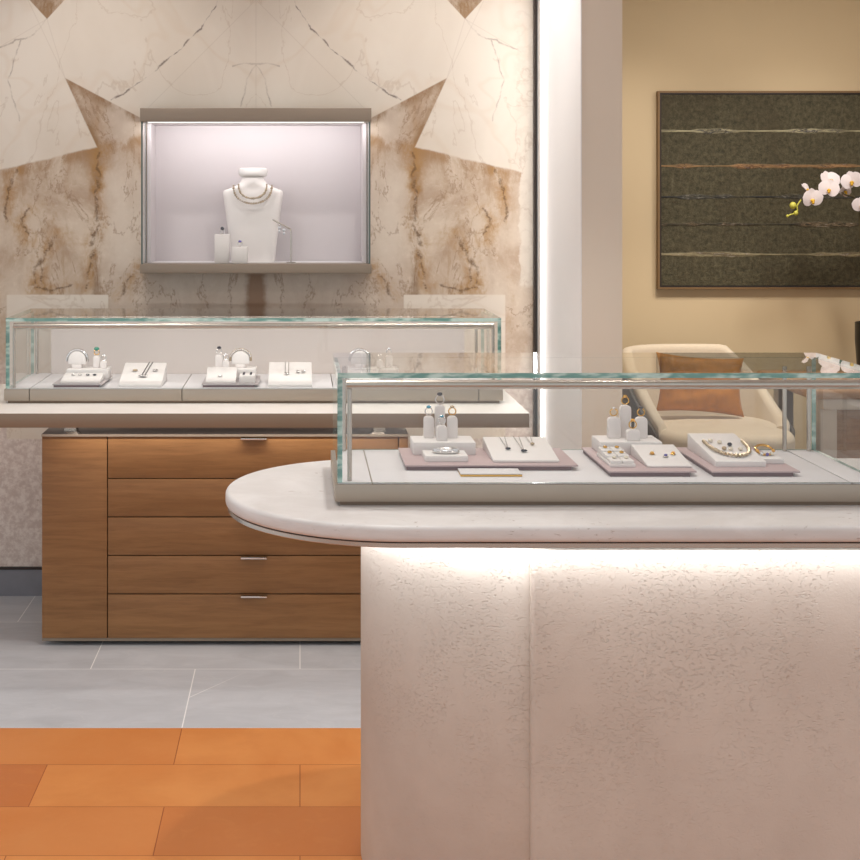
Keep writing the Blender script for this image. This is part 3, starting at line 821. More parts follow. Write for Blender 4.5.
# plaque
pq = thing('name_card', 'blank white card with gold edge lying before the wide mauve tray', 'card', (0.465, 3.45, TZ))
part('gold_base', box(0.391, 0.541, 3.408, 3.478, TZ, TZ + 0.005, 0.0005), M['gold'], pq, 'brushed gold edge')
part('white_face', box(0.3915, 0.5405, 3.4085, 3.4775, TZ + 0.0052, TZ + 0.0075, 0.0005), M['deck'], pq)
# --- tray two
z2 = tray(0.752, 0.966, 3.408, 3.745, 'mauve leather tray in the middle of the front case with gold rings', 'mauve', GT)
zr2 = z2 + 0.033
block(0.778, 0.94, 3.63, 3.738, z2, zr2, 'white riser carrying four gold ring stands on the middle tray', 'risers in the front case', 'riser', 'pad', 'riser')
zr2 += 0.0003
stand_and_ring(0.828, 3.695, zr2, 0.033, 0.056, 'left ring stand of four on the middle tray riser', 'gold', 'gemwhite', 0.004, 'thin gold ring with tiny clear stone on the left middle-tray stand', GS, GR)
stand_and_ring(0.864, 3.72, zr2, 0.029, 0.083, 'tallest ring stand at the back of the middle tray riser', 'gold', 'gold', 0.006, 'chunky gold ring topping the tallest middle-tray stand', GS, GR)
stand_and_ring(0.900, 3.695, zr2, 0.031, 0.056, 'right ring stand of four on the middle tray riser', 'gold', 'gemdark', 0.006, 'gold ring with dark stones on the right middle-tray stand', GS, GR)
stand_and_ring(0.868, 3.652, zr2, 0.034, 0.030, 'shortest ring stand at the front of the middle tray riser', 'gold', 'gemamber', 0.006, 'gold ring with amber yellow stone on the shortest middle-tray stand', GS, GR)
# stepped stud box: three rows of two cushions
sb = thing('stud_box', 'stepped white ring box of six cushions on the middle tray', 'display box', (0.80, 3.53, z2))
part('box_base', box(0.766, 0.829, 3.456, 3.618, z2, z2 + 0.008, 0.001), M['pad'], sb)
for r in range(3):
    for c in range(2):
        x0 = 0.768 + c * 0.030
        part('cushion', box(x0, x0 + 0.028, 3.460 + r * 0.052, 3.460 + r * 0.052 + 0.048, z2 + 0.0082, z2 + 0.016 + r * 0.004, 0.002), M['pad'], sb)
for r in range(3):
    for c in range(2):
        xx = 0.782 + c * 0.030; yy = 3.484 + r * 0.052; zz = z2 + 0.0163 + r * 0.004
        solo('ear_stud', ball((xx, yy, zz + 0.0035), 0.006, 0.005, 0.0035, 2), M['gold'] if r else M['pearl'],
             ('%s gold stud on the %s row of the stepped box' if r else '%s pearly stud on the %s row of the stepped box') % (('left', 'right')[c], ('front', 'middle', 'rear')[r]), 'ear stud', (xx, yy, zz), 'studs in the stepped box')
P = wedge(0.857, 0.967, 3.452, 3.625, z2, 0.005, 0.028, 'sloped white pad with three small rings on the middle tray', GP)
for u, v, m, g, lab in ((0.30, 0.50, 'gold', 'gold', 'gold pendant charm, left of three on the middle tray pad'),
                        (0.56, 0.38, 'silver', 'gemviolet', 'violet stone charm, centre of three on the middle tray pad'),
                        (0.78, 0.50, 'gold', 'gemamber', 'yellow stone charm, right of three on the middle tray pad')):
    c = P(u, v, 0.0048)
    t = thing('charm', lab, 'charm', c, 'charms on the middle tray pad')
    part('mount', ball(P(u, v, 0.0022), 0.0072, 0.0062, 0.0022, 2), M[m], t)
    part('stone', ball(P(u, v, 0.0058), 0.0052, 0.0045, 0.003, 2), M[g], t)
# --- tray three
z3 = tray(1.003, 1.218, 3.408, 3.745, 'mauve leather tray on the right of the front case with bead necklace', 'mauve', GT)
P = wedge(1.028, 1.152, 3.46, 3.715, z3, 0.014, 0.042, 'sloped white pad with bead necklace on the right tray', GP)
pts = arc(31, lambda s: P(0.52 - 0.40 * math.cos(math.pi * s), 0.62 - 0.50 * math.sin(math.pi * s) ** 0.7, 0.0062))
t = thing('bead_necklace', 'necklace of pearl and bronze beads curved on the right tray pad', 'necklace', pts[15])
part('beads', bead_chain(pts, 0.0045, 0.0062, 30), M['bead'], t)
part('chain', tube(pts, 0.0012, 6), M['gold'], t)
k = 0
for u, v, m in ((0.28, 0.66, 'pearl'), (0.44, 0.60, 'pearl'), (0.60, 0.52, 'gemdark'), (0.52, 0.36, 'pearl'), (0.72, 0.36, 'pearl'), (0.40, 0.38, 'bead')):
    c = P(u, v, 0.0)
    solo('ear_stud', ball(P(u, v, 0.0053), 0.0065, 0.0055, 0.005, 2), M[m],
         ('rear left pearl stud', 'rear centre pearl stud', 'dark stone stud', 'front centre pearl stud', 'front right pearl stud', 'bronze stud')[k] + ' inside the curved bead necklace', 'ear stud', c, 'studs on the right tray pad'); k += 1
block(1.156, 1.211, 3.50, 3.60, z3, z3 + 0.0135, 'low white block with coloured bracelet on the right tray', 'low blocks in the front case', 'display_block', 'pad')
zq = z3 + 0.0138
t = thing('gem_bracelet', 'gold bracelet with blue and amber stones on the right tray block', 'bracelet', (1.18, 3.56, zq), 'bracelets in the front case')
ex = 1.179; ey = 3.556
pts = [(ex + 0.021 * math.cos(a), ey + 0.02 * math.sin(a), zq + 0.012 + 0.009 * math.sin(a)) for a in [2 * math.pi * j / 28 for j in range(28)]]
part('band', tube(pts, 0.003, 8, closed=True), M['gold'], t)
for j, g in enumerate(('gemamber', 'gemwhite', 'gemviolet', 'pearl', 'gemamber')):
    a = math.pi * (1.08 + 0.84 * j / 4)
    part('stone', ball((ex + 0.021 * math.cos(a), ey + 0.02 * math.sin(a) - 0.004, zq + 0.0135 + 0.009 * math.sin(a)), 0.005, 0.004, 0.005, 1), M[g], t)

# ------------------------------------------------------------------ contents of the back case
BD = ZD + 0.0004
GTB = 'grey trays in the back case'; GPB = 'white pads in the back case'
def tray_b(x0, x1, y0, y1, label):
    return tray(x0, x1, y0, y1, label, 'taupe_tray', GTB, 0.012)
def halfdisc(x, y, z, r, label, metal, blabel, dark=False):
    t = thing('bracelet_stand', label, 'bracelet stand', (x, y, z), 'half-round bracelet stands in the back case')
    part('foot', box(x - r * 0.55, x + r * 0.55, y - 0.018, y + 0.018, z, z + 0.014, 0.002), M['stand'], t)
    o = [(x - r, z + 0.0145), (x + r, z + 0.0145)] + [(x + r * math.cos(math.pi * k / 20), z + 0.030 + r * math.sin(math.pi * k / 20)) for k in range(21)]
    part('half_disc', prism(o, 'y', y - 0.012, y + 0.012, 0.002), M['pad'], t)
    rb = r + 0.0055
    bt = thing('bangle', blabel, 'bracelet', (x, y, z + 0.03 + rb), 'bangles in the back case')
    pts = [(x + rb * math.cos(a), y, z + 0.030 + rb * math.sin(a)) for a in [math.radians(-8 + 196 * k / 30) for k in range(31)]]
    part('band', tube(pts, 0.0045, 8), M[metal], bt)
    b = None
    for k in range(13):
        a = math.radians(20 + 140 * k / 12)
        b = ball((x + rb * math.cos(a), y - 0.004, z + 0.030 + rb * math.sin(a)), 0.0035, 0.0025, 0.0035, 1, b)
    part('stones', b, M['gemwhite'], bt)
GSB = 'ring stands in the back case'; GRB = 'rings in the back case'
def set_a(dx, first, tag):
    pass
# leftmost set
zb1 = tray_b(-0.898, -0.715, 5.075, 5.33, 'grey tray farthest left in the back case, under white pad')
P = wedge(-0.872, -0.728, 5.09, 5.205, zb1, 0.008, 0.026, 'white pad with four small earrings at the far left tray', GPB)
for j, (u, g) in enumerate(((0.25, 'silver'), (0.42, 'silver'), (0.62, 'gemdark'), (0.80, 'gemdark'))):
    c = P(u, 0.62, 0)
    solo('earring', ball(P(u, 0.62, 0.0042), 0.0075, 0.0055, 0.004, 2), M[g], ('first', 'second', 'third', 'fourth')[j] + ' small earring from the left on the far left white pad', 'earring', c, 'earrings on the far left pad')
zr = zb1 + 0.036
block(-0.872, -0.716, 5.225, 5.315, zb1, zr, 'white riser behind the pad on the far left grey tray', 'risers in the back case', 'riser', 'pad', 'riser')
zr += 0.0003
halfdisc(-0.838, 5.27, zr, 0.033, 'white half-round bracelet stand on the far left riser', 'silver', 'silver bangle over the half-round stand at the far left')
stand_and_ring(-0.766, 5.275, zr, 0.026, 0.046, 'ring stand with green stone ring on the far left riser', 'gold', 'gemgreen', 0.011, 'ring with large green stone at the far left', GSB, GRB)
stand_and_ring(-0.737, 5.255, zr, 0.024, 0.028, 'short ring stand at the right end of the far left riser', 'silver', 'gemwhite', 0.005, 'silver ring with clear stone on the short far left stand', GSB, GRB)
# second pad, with necklace
P = wedge(-0.659, -0.503, 5.08, 5.29, BD, 0.010, 0.066, 'sloped white pad with V-shaped chain, second display from left', GPB)
c = P(0.52, 0.32, 0.0066)
t = thing('pendant_necklace', 'silver chain with wide grey pendant on the second pad from left', 'necklace', c, 'necklaces in the back case')
part('chain', tube([P(0.48, 0.36, 0.002), P(0.58, 1.0, 0.002)], 0.0016, 6), M['darkm'], t)
part('chain', tube([P(0.55, 0.36, 0.002), P(0.66, 1.0, 0.002)], 0.0016, 6), M['darkm'], t)
part('pendant', ball(c, 0.018, 0.007, 0.004, 2), M['silver'], t)
for u, w, lab in ((0.30, 0.011, 'dark bar earring left of the chain on the second pad'), (0.78, 0.011, 'pale bar earring right of the chain on the second pad')):
    solo('earring', ball(P(u, 0.58, 0.006), w, 0.006, 0.0038, 2), M['bead'] if u < .5 else M['silver'], lab, 'earring', P(u, 0.58, 0), 'bar earrings on the second pad')
# third display
zb3 = tray_b(-0.357, -0.150, 5.075, 5.33, 'grey tray with pad and small box, third display from left')
zr = zb3 + 0.036
block(-0.33, -0.165, 5.235, 5.32, zb3, zr, 'white riser at the back of the third grey tray', 'risers in the back case', 'riser', 'pad', 'riser')
P = wedge(-0.344, -0.234, 5.09, 5.225, zb3, 0.008, 0.044, 'blank-looking white pad on the left half of the third tray', GPB)
solo('earring', ball(P(0.46, 0.3, 0.0042), 0.009, 0.005, 0.004, 2), M['silver'], 'small silver earring low on the third tray pad', 'earring', P(0.46, 0.3, 0), 'earrings on the third tray')
bx0, bx1 = -0.222, -0.165
block(bx0, bx1, 5.10, 5.19, zb3, zb3 + 0.026, 'small white cushion box on the right half of the third tray', 'low blocks in the back case', 'display_block', 'pad')
for c_ in range(2):
    for r_ in range(2):
        xx = bx0 + 0.016 + 0.026 * c_; yy = 5.125 + 0.035 * r_
        solo('ear_stud', ball((xx, yy, zb3 + 0.0263 + 0.004), 0.0055, 0.005, 0.004, 1), M['gemdark'], ('front', 'rear')[r_] + ' ' + ('left', 'right')[c_] + ' dark stud on the third tray cushion box', 'ear stud', (xx, yy, zb3 + 0.0263), 'studs on the third tray')
zr += 0.0003
stand_and_ring(-0.305, 5.28, zr, 0.028, 0.050, 'ring stand with dark ring on the third tray riser', 'silver', 'gemdark', 0.009, 'silver ring with black stone above the third tray', GSB, GRB)
stand_and_ring(-0.279, 5.258, zr, 0.024, 0.030, 'short ring stand beside the dark ring on the third riser', 'silver', 'gemwhite', 0.005, 'silver ring with clear stone on the short third-riser stand', GSB, GRB)
halfdisc(-0.224, 5.28, zr, 0.033, 'white half-round bracelet stand on the third tray riser', 'bead', 'bronze bangle over the half-round stand on the third riser')
# fourth pad
P = wedge(-0.116, 0.044, 5.08, 5.29, BD, 0.010, 0.068, 'sloped white pad with thin pendant, nearest the rounded counter', GPB)
c = P(0.42, 0.42, 0.0066)
t = thing('pendant_necklace', 'thin silver chain with ring pendant on the fourth white pad', 'necklace', c, 'necklaces in the back case')
for s in (-1, 1):
    part('chain', tube([P(0.42 + s * 0.04, 0.46, 0.002), P(0.42 + s * 0.04, 1.0, 0.002)], 0.0010, 6), M['silver'], t)
part('pendant', ball(c, 0.009, 0.007, 0.004, 2), M['silver'], t)
for j, u in enumerate((0.68, 0.80)):
    solo('earring', ball(P(u, 0.5, 0.0062), 0.008, 0.006, 0.004, 2), M['silver'], ('left', 'right') [j] + ' silver earring of the pair on the fourth white pad', 'earring', P(u, 0.5, 0), 'earrings on the fourth pad')
# fifth set, partly behind the front case
zb5 = tray_b(0.165, 0.385, 5.075, 5.33, 'grey tray at the right end of the back case behind front glass')
zr = zb5 + 0.036
block(0.18, 0.37, 5.235, 5.32, zb5, zr, 'white riser on the right end grey tray of the back case', 'risers in the back case', 'riser', 'pad', 'riser')
wedge(0.18, 0.29, 5.09, 5.225, zb5, 0.008, 0.034, 'white pad on the right end grey tray of the back case', GPB)
zr += 0.0003
halfdisc(0.225, 5.28, zr, 0.033, 'white half-round bracelet stand at the right end of the back case', 'silver', 'silver bangle over the right end half-round stand')
stand_and_ring(0.335, 5.275, zr, 0.027, 0.048, 'taller ring stand at the right end of the back case', 'silver', 'gemwhite', 0.006, 'silver ring with clear stone at the right end of the back case', GSB, GRB)
stand_and_ring(0.300, 5.258, zr, 0.024, 0.030, 'short ring stand at the right end of the back case', 'silver', 'gemwhite', 0.005, 'silver ring on the short right end stand of the back case', GSB, GRB)

# ------------------------------------------------------------------ lounge: painting, armchair, table, orchid
LY = 8.72
pt = thing('painting', 'large dark green textured abstract painting in thin wooden frame', 'painting', (X(659, 8.68) + 0.8, 8.66, Z(288, 8.68)))
px0, px1, pz0, pz1 = X(660.5, 8.68), X(660.5, 8.68) + 1.75, Z(286.5, 8.68), Z(93.5, 8.68)
part('canvas', box(px0 + 0.006, px1 - 0.006, 8.685, 8.71, pz0 + 0.006, pz1 - 0.006), M['canvas'], pt)
def frame_ring(x0, x1, z0, z1, w, ya, yb):
    b = bmesh.new()
    v = []
    for y in (ya, yb):
        for (i, j) in ((0, 0), (1, 0), (1, 1), (0, 1)):
            v.append((b.verts.new((x1 if i else x0, y, z1 if j else z0)), b.verts.new(((x1 - w) if i else x0 + w, y, (z1 - w) if j else z0 + w))))
    for k in range(4):
        k2 = (k + 1) % 4
        a, a2, c, c2 = v[k], v[k2], v[k + 4], v[k2 + 4]
        b.faces.new((a[0], a2[0], a2[1], a[1])); b.faces.new((c[0], c[1], c2[1], c2[0]))
        b.faces.new((a[0], c[0], c2[0], a2[0])); b.faces.new((a[1], a2[1], c2[1], c[1]))
    return b
part('inner_frame', frame_ring(px0 - 0.004, px1 + 0.004, pz0 - 0.004, pz1 + 0.004, 0.0095, 8.68, 8.712), M['darkm'], pt)
part('frame', frame_ring(px0 - 0.016, px1 + 0.016, pz0 - 0.016, pz1 + 0.016, 0.0115, 8.676, 8.7195), M['goldframe'], pt)

# armchair
ach = thing('armchair', 'beige upholstered tub armchair behind the front case', 'armchair', (2.3, 7.85, 0.0))
def shell(inner, outer, zlo, name, mat):
    pass
acx, acy = 2.25, 7.72
def shell_pt(s, off):
    """plan path of the back shell: s 0 (front right) .. 1 (front left)"""
    a = math.radians(-38 + 256 * s)
    rx, ry = 0.385 + off, 0.40 + off
    e = 2.6
    c, sn = math.cos(a), math.sin(a)
    return (acx + rx * math.copysign(abs(c) ** (2 / e), c), acy + 0.02 + ry * math.copysign(abs(sn) ** (2 / e), sn))
def shell_h(s):
    base_ = 0.84
    f = 1.0
    if s < 0.40: f = 0.60 + 0.40 * (max(0, s - 0.12) / 0.28) ** 1.2 if s > 0.12 else 0.60 - 0.04 * (0.12 - s) / 0.12
    if s > 0.78: f = 1.0 - 0.42 * ((s - 0.78) / 0.22) ** 1.1
    return base_ * f
rings_i, rings_o = [], []
NS = 48
def shell_bm(o0, o1, drop=0.0):
    R = []
    for k in range(NS + 1):
        s = k / NS; h = shell_h(s)
        zl = 0.30
        prof = []
        m = (o0 + o1) / 2; w = (o1 - o0) / 2
        tilt = 0.05
        def q(off, z):
            lean = tilt * (z - zl) / 0.5
            x, y = shell_pt(s, off + lean); return (x, y, z)
        prof.append(q(o0, zl)); prof.append(q(o0, zl + (h - zl) * 0.4)); prof.append(q(o0, h - w))
        for j in range(1, 6):
            a = math.pi - math.pi * j / 6
            prof.append(q(m + w * math.cos(a), h - w + w * math.sin(a)))
        prof.append(q(o1, h - w)); prof.append(q(o1, zl + (h - zl) * 0.4)); prof.append(q(o1, zl))
        R.append([(x, y, max(zl, z - drop)) for (x, y, z) in prof])
    return loft(R, closed_ring=True)
part('backrest', shell_bm(-0.055, 0.012), M['chairfab'], ach, angle=60)
part('outer_shell', shell_bm(0.0135, 0.035, 0.05), M['chairdark'], ach, 'dark outer shell', angle=60)
# seat: rounded superellipse cushion
def pill(cx, cy, hx, hy, z0, z1, e=3.2, n=48, r=0.05):
    R = []
    def rg(k, z):
        o = []
        for j in range(n):
            a = 2 * math.pi * j / n; c, sn = math.cos(a), math.sin(a)
            o.append((cx + (hx - k) * math.copysign(abs(c) ** (2 / e), c), cy + (hy - k) * math.copysign(abs(sn) ** (2 / e), sn), z))
        return o
    for j in range(7):
        a = math.pi / 2 * j / 6; R.append(rg(r * (1 - math.sin(a)), z0 + r * (1 - math.cos(a))))
    for j in range(7):
        a = math.pi / 2 * j / 6; R.append(rg(r * (1 - math.cos(a)), z1 - r + r * math.sin(a)))
    R.append(rg(hx * 0.6, z1 + 0.012))
    return loft(R)
part('seat', pill(acx + 0.02, acy - 0.10, 0.365, 0.40, 0.31, 0.455), M['chairfab'], ach, angle=60)
part('seat_base', pill(acx + 0.02, acy - 0.06, 0.33, 0.36, 0.22, 0.309, r=0.03), M['chairdark'], ach, 'dark seat base')
for dx, dy in ((-0.25, -0.3), (0.28, -0.3), (-0.25, 0.24), (0.28, 0.24)):
    part('leg', tube([(acx + dx * 1.1, acy + dy * 1.1, 0.0), (acx + dx, acy + dy, 0.225)], [0.012, 0.018], 10), M['darkm'], ach)
# cushion
def pillow(w, h, tck, n=20):
    b = bmesh.new(); R = []
    for side in (1, -1):
        g = []
        for i in range(n + 1):
            row = []
            for j in range(n + 1):
                u = -1 + 2 * i / n; v = -1 + 2 * j / n
                pin = 1 - 0.10 * (1 - abs(u) ** 2) * abs(v) ** 3
                pin2 = 1 - 0.10 * (1 - abs(v) ** 2) * abs(u) ** 3
                th = tck * max(0.0, (1 - u ** 4)) ** 0.6 * max(0.0, (1 - v ** 4)) ** 0.6
                wr = 0.008 * math.sin(5 * u + 3 * v + 1.0) * (1 - u * u) * (1 - v * v) + 0.006 * math.sin(9 * v - 4 * u) * (1 - u * u) * (1 - v * v)
                row.append(Vector((u * w * pin2, -side * (th + wr), v * h * pin)))
            g.append(row)
        R.append(g)
    V = [[[None] * (n + 1) for _ in range(n + 1)] for _ in range(2)]
    for s in range(2):
        for i in range(n + 1):
            for j in range(n + 1):
                edge_ = i in (0, n) or j in (0, n)
                V[s][i][j] = V[0][i][j] if (s == 1 and edge_) else b.verts.new(R[s][i][j])
    for s in range(2):
        for i in range(n):
            for j in range(n):
                q = (V[s][i][j], V[s][i + 1][j], V[s][i + 1][j + 1], V[s][i][j + 1])
                b.faces.new(q if s == 0 else q[::-1])
    return b
b = pillow(0.245, 0.165, 0.055)
Mx = Matrix.Translation((X(700, 7.80), 7.80, 0.65)) @ Matrix.Rotation(math.radians(-14), 4, 'X') @ Matrix.Rotation(math.radians(4), 4, 'Y')
b.transform(Mx)
solo('cushion', b, M['velvet'], 'caramel velvet cushion leaning on the back of the beige armchair', 'cushion', (X(697, 7.80), 7.80, 0.46), angle=80)

# side table
TX0, TX1, TY0, TY1 = X(797, 7.5)+0.07, 3.75, 7.5, 8.4
st = thing('side_table', 'wooden side table with pale frame at the far right', 'table', (3.2, 7.95, 0.0))
tz1 = Z(389.5, 7.5); tz0 = Z(400, 7.5)
part('table_top', box(TX0, TX1, TY0, TY1, tz0, tz1, 0.02, 4), M['oaktable'], st)
part('apron', box(TX0 + 0.09, TX1 - 0.05, TY0 + 0.05, TY0 + 0.09, tz0 - 0.06, tz0 - 0.0005, 0.004), M['tablestone'], st)
for xx in (TX0 + 0.09, TX1 - 0.14):
    for yy in (TY0 + 0.05, TY1 - 0.14):
        part('leg', box(xx, xx + 0.09, yy + (0.0 if yy > 8 else 0.0405), yy + (0.09 if yy > 8 else 0.1305), 0.0, tz0 - 0.0005, 0.004), M['tablestone'], st)
part('side_panel', box(TX0 + 0.19, TX1 - 0.2, TY0 + 0.15, TY0 + 0.18, 0.08, tz0 - 0.02, 0.003), M['oaktable'], st)

# orchid
OY = 8.2
vx = X(856, OY) + 0.10
oz = tz1 + 0.0005
orc = thing('potted_orchid', 'white orchid in a black vase on the side table at right', 'plant', (vx, OY, oz))
part('vase', lathe([(0.0, oz), (0.075, oz), (0.09, oz + 0.05), (0.1, oz + 0.2), (0.1, oz + 0.30), (0.092, Z(322, OY)), (0.082, Z(322, OY)), (0.085, oz + 0.28), (0.0, oz + 0.27)], vx, OY), M['black'], orc)
def OP(px, py, dy=0.0): return (X(px, OY + dy), OY + dy, Z(py, OY + dy))
stem = [OP(864, 318), OP(862, 280), OP(860.5, 240), OP(860, 212), OP(858, 202), OP(853, 196.5), OP(845, 194.5), OP(834, 188, .01), OP(820, 188, .01), OP(808, 193, .01), OP(799, 202), OP(795, 210), OP(788, 215)]
def smooth_path(p, n=4):
    P_ = [Vector(q) for q in p]; out = []
    for i in range(len(P_) - 1):
        p0, p1, p2, p3 = P_[max(i - 1, 0)], P_[i], P_[i + 1], P_[min(i + 2, len(P_) - 1)]
        for k in range(n):
            s = k / n
            out.append(0.5 * ((2 * p1) + (p2 - p0) * s + (2 * p0 - 5 * p1 + 4 * p2 - p3) * s * s + (3 * p1 - p0 - 3 * p2 + p3) * s ** 3))
    out.append(P_[-1]); return out
sp = smooth_path(stem)
part('stem', tube(sp, [0.007 - 0.004 * i / len(sp) for i in range(len(sp))], 8), M['stem'], orc)
part('stem_tip', tube(smooth_path([OP(801, 200, -.005), OP(797, 206, -.01), OP(797.5, 210, -.01), OP(796, 213, -.01), OP(791, 214.5, -.01), OP(787.5, 216, -.01)]), 0.0042, 8), M['bud'], orc, 'pale green tip of the flower stem')
part('support_stake', tube([OP(868, 316), OP(861.5, 205)], 0.006, 8), M['black'], orc)
def petal_pts(L, W, cup, n=8, m=6):
    g = []
    for i in range(n + 1):
        s = i / n
        w = W * math.sin(math.pi * min(1, s * 0.93 + 0.07)) ** 0.6
        g.append([(w * (-1 + 2 * j / m), L * s, cup * (s * s) + 0.25 * cup * (1 - (-1 + 2 * j / m) ** 2) * math.sin(math.pi * s)) for j in range(m + 1)])
    return g
def flower(c, size, yaw, pitch, roll, tag):
    b = bmesh.new()
    for ang, L, W, cup in ((90, .055, .024, .004), (-38, .052, .022, .004), (218, .052, .022, .004), (8, .058, .040, .016), (172, .058, .040, .016)):
        a = math.radians(ang + roll - 90)
        for side in (0.0, 0.0016):
            G = petal_pts(L * size, W * size, cup * size)
            vs = [[b.verts.new((x * math.cos(a) - y * math.sin(a), -(z + (0.002 if W > .03 else 0)) + side, x * math.sin(a) + y * math.cos(a))) for (x, y, z) in row] for row in G]
            for i in range(len(vs) - 1):
                for j in range(len(vs[0]) - 1):
                    b.faces.new((vs[i][j], vs[i + 1][j], vs[i + 1][j + 1], vs[i][j + 1]))
    R = Matrix.Translation(c) @ Matrix.Rotation(yaw, 4, 'Z') @ Matrix.Rotation(pitch, 4, 'X')
    b.transform(R)
    fo = part('flower', b, M['petal'], orc, angle=80)
    l = None
    l = ball((0, -0.014 * size, -0.010 * size), 0.011 * size, 0.011 * size, 0.010 * size, 2, l)
    l = ball((0, -0.020 * size, -0.020 * size), 0.007 * size, 0.008 * size, 0.009 * size, 2, l)
    l.transform(R)
    part('lip', l, M['lip'], fo, 'yellow lip')
R_ = math.radians
flower(OP(811.5, 198.5, -.05), 1.12, R_(8), R_(5), 4, 0)
flower(OP(829, 189, -.06), 1.05, R_(-22), R_(-10), -14, 1)
flower(OP(829, 180.5, -.01), 1.15, R_(15), R_(-28), 8, 2)
flower(OP(852, 181, -.02), 1.1, R_(-25), R_(-5), 16, 3)
flower(OP(805.5, 189.5, .0), 0.75, R_(50), R_(-30), 30, 4)
flower(OP(844, 190, .02), 0.9, R_(35), R_(10), -20, 5)
flower(OP(862, 205, -.03), 0.95, R_(-35), R_(0), 0, 6)
flower(OP(868, 180, .03), 1.1, R_(-10), R_(-5), 0, 7)
for (px_, py_, r) in ((793, 205.5, 0.02), (796, 213, 0.014), (787.5, 216, 0.008)):
    c = OP(px_, py_, -0.01)
    part('bud', ball(c, r, r, r * 1.1, 2), M['bud'], orc)
# leaves at the pot
for k, (dx, L) in enumerate(((1, 0.3), (-1, 0.16), (0.4, 0.28))):
    b = bmesh.new(); rows = []
    for i in range(9):
        s = i / 8; w = 0.04 * math.sin(math.pi * min(1, 0.1 + 0.88 * s)) ** 0.7
        cx_ = vx + 0.03 + dx * L * s * 0.9; zz = Z(322, OY) - 0.02 + 0.22 * s * (1 - s) + 0.01
        rows.append([b.verts.new((cx_, OY - 0.02 + (k - 1) * 0.03 + w * q, zz + 0.015 * q * q)) for q in (-1, -.5, 0, .5, 1)])
    for A, B in zip(rows, rows[1:]):
        for j in range(4): b.faces.new((A[j], A[j + 1], B[j + 1], B[j]))
    if k != 1: part('leaf', b, M['stem'], orc)
    else: b.free()

# ------------------------------------------------------------------ lights
def area(name, loc, rot, sx, sy, power, color=(1, 0.95, 0.9), spread=180):
    l = bpy.data.lights.new(name, 'AREA'); l.shape = 'RECTANGLE'; l.size = sx; l.size_y = sy
    l.energy = power; l.color = color; l.spread = math.radians(spread)
    o = bpy.data.objects.new(name, l); COL.objects.link(o); o.location = loc; o.rotation_euler = rot
    return o
def spot(name, loc, target, power, angle=60, blend=0.3, color=(1, 0.97, 0.94), r=0.04):
    l = bpy.data.lights.new(name, 'SPOT'); l.energy = power; l.spot_size = math.radians(angle); l.spot_blend = blend
    l.color = color; l.shadow_soft_size = r
    o = bpy.data.objects.new(name, l); COL.objects.link(o); o.location = loc
    d = Vector(target) - Vector(loc); o.rotation_euler = d.to_track_quat('-Z', 'Y').to_euler()
    return o
W3 = (1, 0.97, 0.94)
# ceiling downlights, with an added front fill among them
spot('downlight', (0.25, 3.62, 3.0), (0.25, 3.62, 0), 60, 100, 0.4)
spot('downlight', (1.15, 3.62, 3.0), (1.15, 3.62, 0), 14, 100, 0.5)
spot('downlight', (-1.0, 3.9, 3.0), (-1.0, 3.9, 0), 40, 100, 0.6)
spot('downlight', (-0.6, 4.9, 3.0), (-0.6, 4.95, 0), 24, 90, 0.6)
spot('downlight', (0.5, 4.9, 3.0), (0.5, 4.95, 0), 18, 90, 0.6)
spot('downlight', (0.1, 2.2, 3.0), (0.3, 3.2, 0.5), 14, 70, 0.6)  # front fill added to brighten the pedestal, not a ceiling fitting
spot('wall_washer', (-0.9, 4.9, 3.0), (-0.8, 5.92, 1.7), 24, 80, 0.8)
spot('wall_washer', (0.4, 4.9, 3.0), (0.5, 5.92, 1.7), 24, 80, 0.8)
spot('picture_light', (3.1, 7.2, 3.0), (3.1, 8.7, 1.25), 58, 72, 0.9, (1, 0.94, 0.86), 0.12)
spot('picture_light', (2.0, 7.2, 3.0), (2.0, 8.7, 1.35), 58, 72, 0.9, (1, 0.94, 0.86), 0.12)
area('lounge_fill', (2.9, 7.3, 3.04), (R_(12), 0, 0), 1.6, 0.5, 34.0, (1, 0.93, 0.84))  # fill light added to lift the dark upper lounge wall
spot('lounge_downlight', (2.4, 7.5, 3.0), (2.4, 7.7, 0), 105, 75, 0.6, (1, 0.9, 0.76))
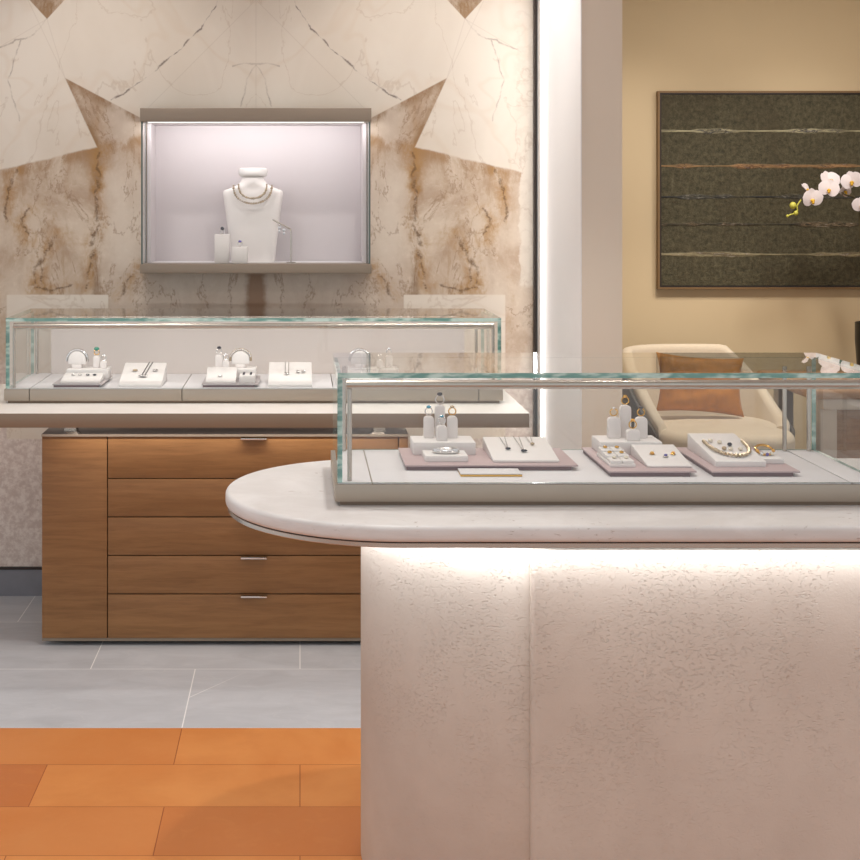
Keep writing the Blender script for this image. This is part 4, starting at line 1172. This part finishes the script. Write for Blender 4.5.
# case lights
area('case_led', ((FX0 + FX1) / 2, FY0 + 0.04, ZT - 0.046), (R_(22), 0, 0), FX1 - FX0 - 0.1, 0.006, 0.2, W3)
area('case_led', ((BX0 + BX1) / 2, BY0 + 0.04, ZT - 0.054), (R_(48), 0, 0), BX1 - BX0 - 0.1, 0.006, 1.0, W3)
area('vitrine_led', ((VX0 + VX1) / 2, VY + 0.06, zt - 0.014), (R_(62), 0, 0), VX1 - VX0 - 0.08, 0.02, 2.0, (1, 0.97, 0.98))
# counter underside led lines
area('counter_led', (1.5, 3.146, 0.8838), (R_(12), 0, 0), 1.92, 0.014, 3.0, (0.95, 0.97, 1.0))
for k in range(9):
    a = R_(-92 - 170 * k / 8)
    rr = pr + 0.03
    L = area('counter_led', (pcx + rr * math.cos(a), ccy + rr * math.sin(a), 0.8838), (0, 0, a + math.pi / 2), 0.125, 0.014, 0.24, (0.95, 0.97, 1.0))
# under the back counter
area('counter_led', (-0.25, 5.18, 0.884), (R_(10), 0, 0), 1.3, 0.01, 2.2, (1, 0.92, 0.82))
area('partition_fill', (0.86, 5.28, 3.03), (0, R_(-14), 0), 0.05, 0.55, 5.0, (1, 0.98, 0.97), 90)  # unseen wash light added to whiten the partition's side
# vertical led line in the joint beside the partition
area('joint_led', (0.975, 5.80, 1.6), (R_(90), 0, R_(-90 - 35)), 0.03, 2.8, 4.5, (1, 0.97, 0.98))

w = bpy.data.worlds.new('shop_ambient'); scn.world = w; w.use_nodes = True
w.node_tree.nodes['Background'].inputs[0].default_value = (0.93, 0.965, 1.0, 1)
w.node_tree.nodes['Background'].inputs[1].default_value = 0.86

# ------------------------------------------------------------------ camera
cam = bpy.data.cameras.new('camera'); co = bpy.data.objects.new('camera', cam); COL.objects.link(co)
co.location = (0, 0, EYE); co.rotation_euler = (math.pi / 2, 0, 0)
cam.sensor_width = 36; cam.lens = F / 860 * 36
cam.shift_x = (430 - 300) / 860; cam.shift_y = -(430 - 205) / 860
cam.clip_start = 0.05
scn.camera = co
scn.view_settings.view_transform = 'Standard'
scn.view_settings.look = 'None'
scn.view_settings.gamma = 1.0
scn.view_settings.use_curve_mapping = False
scn.view_settings.exposure = 0.0
scn.cycles.transparent_max_bounces = 32
scn.cycles.max_bounces = 10
scn.cycles.sample_clamp_indirect = 6.0
scn.cycles.caustics_reflective = False
scn.cycles.caustics_refractive = False
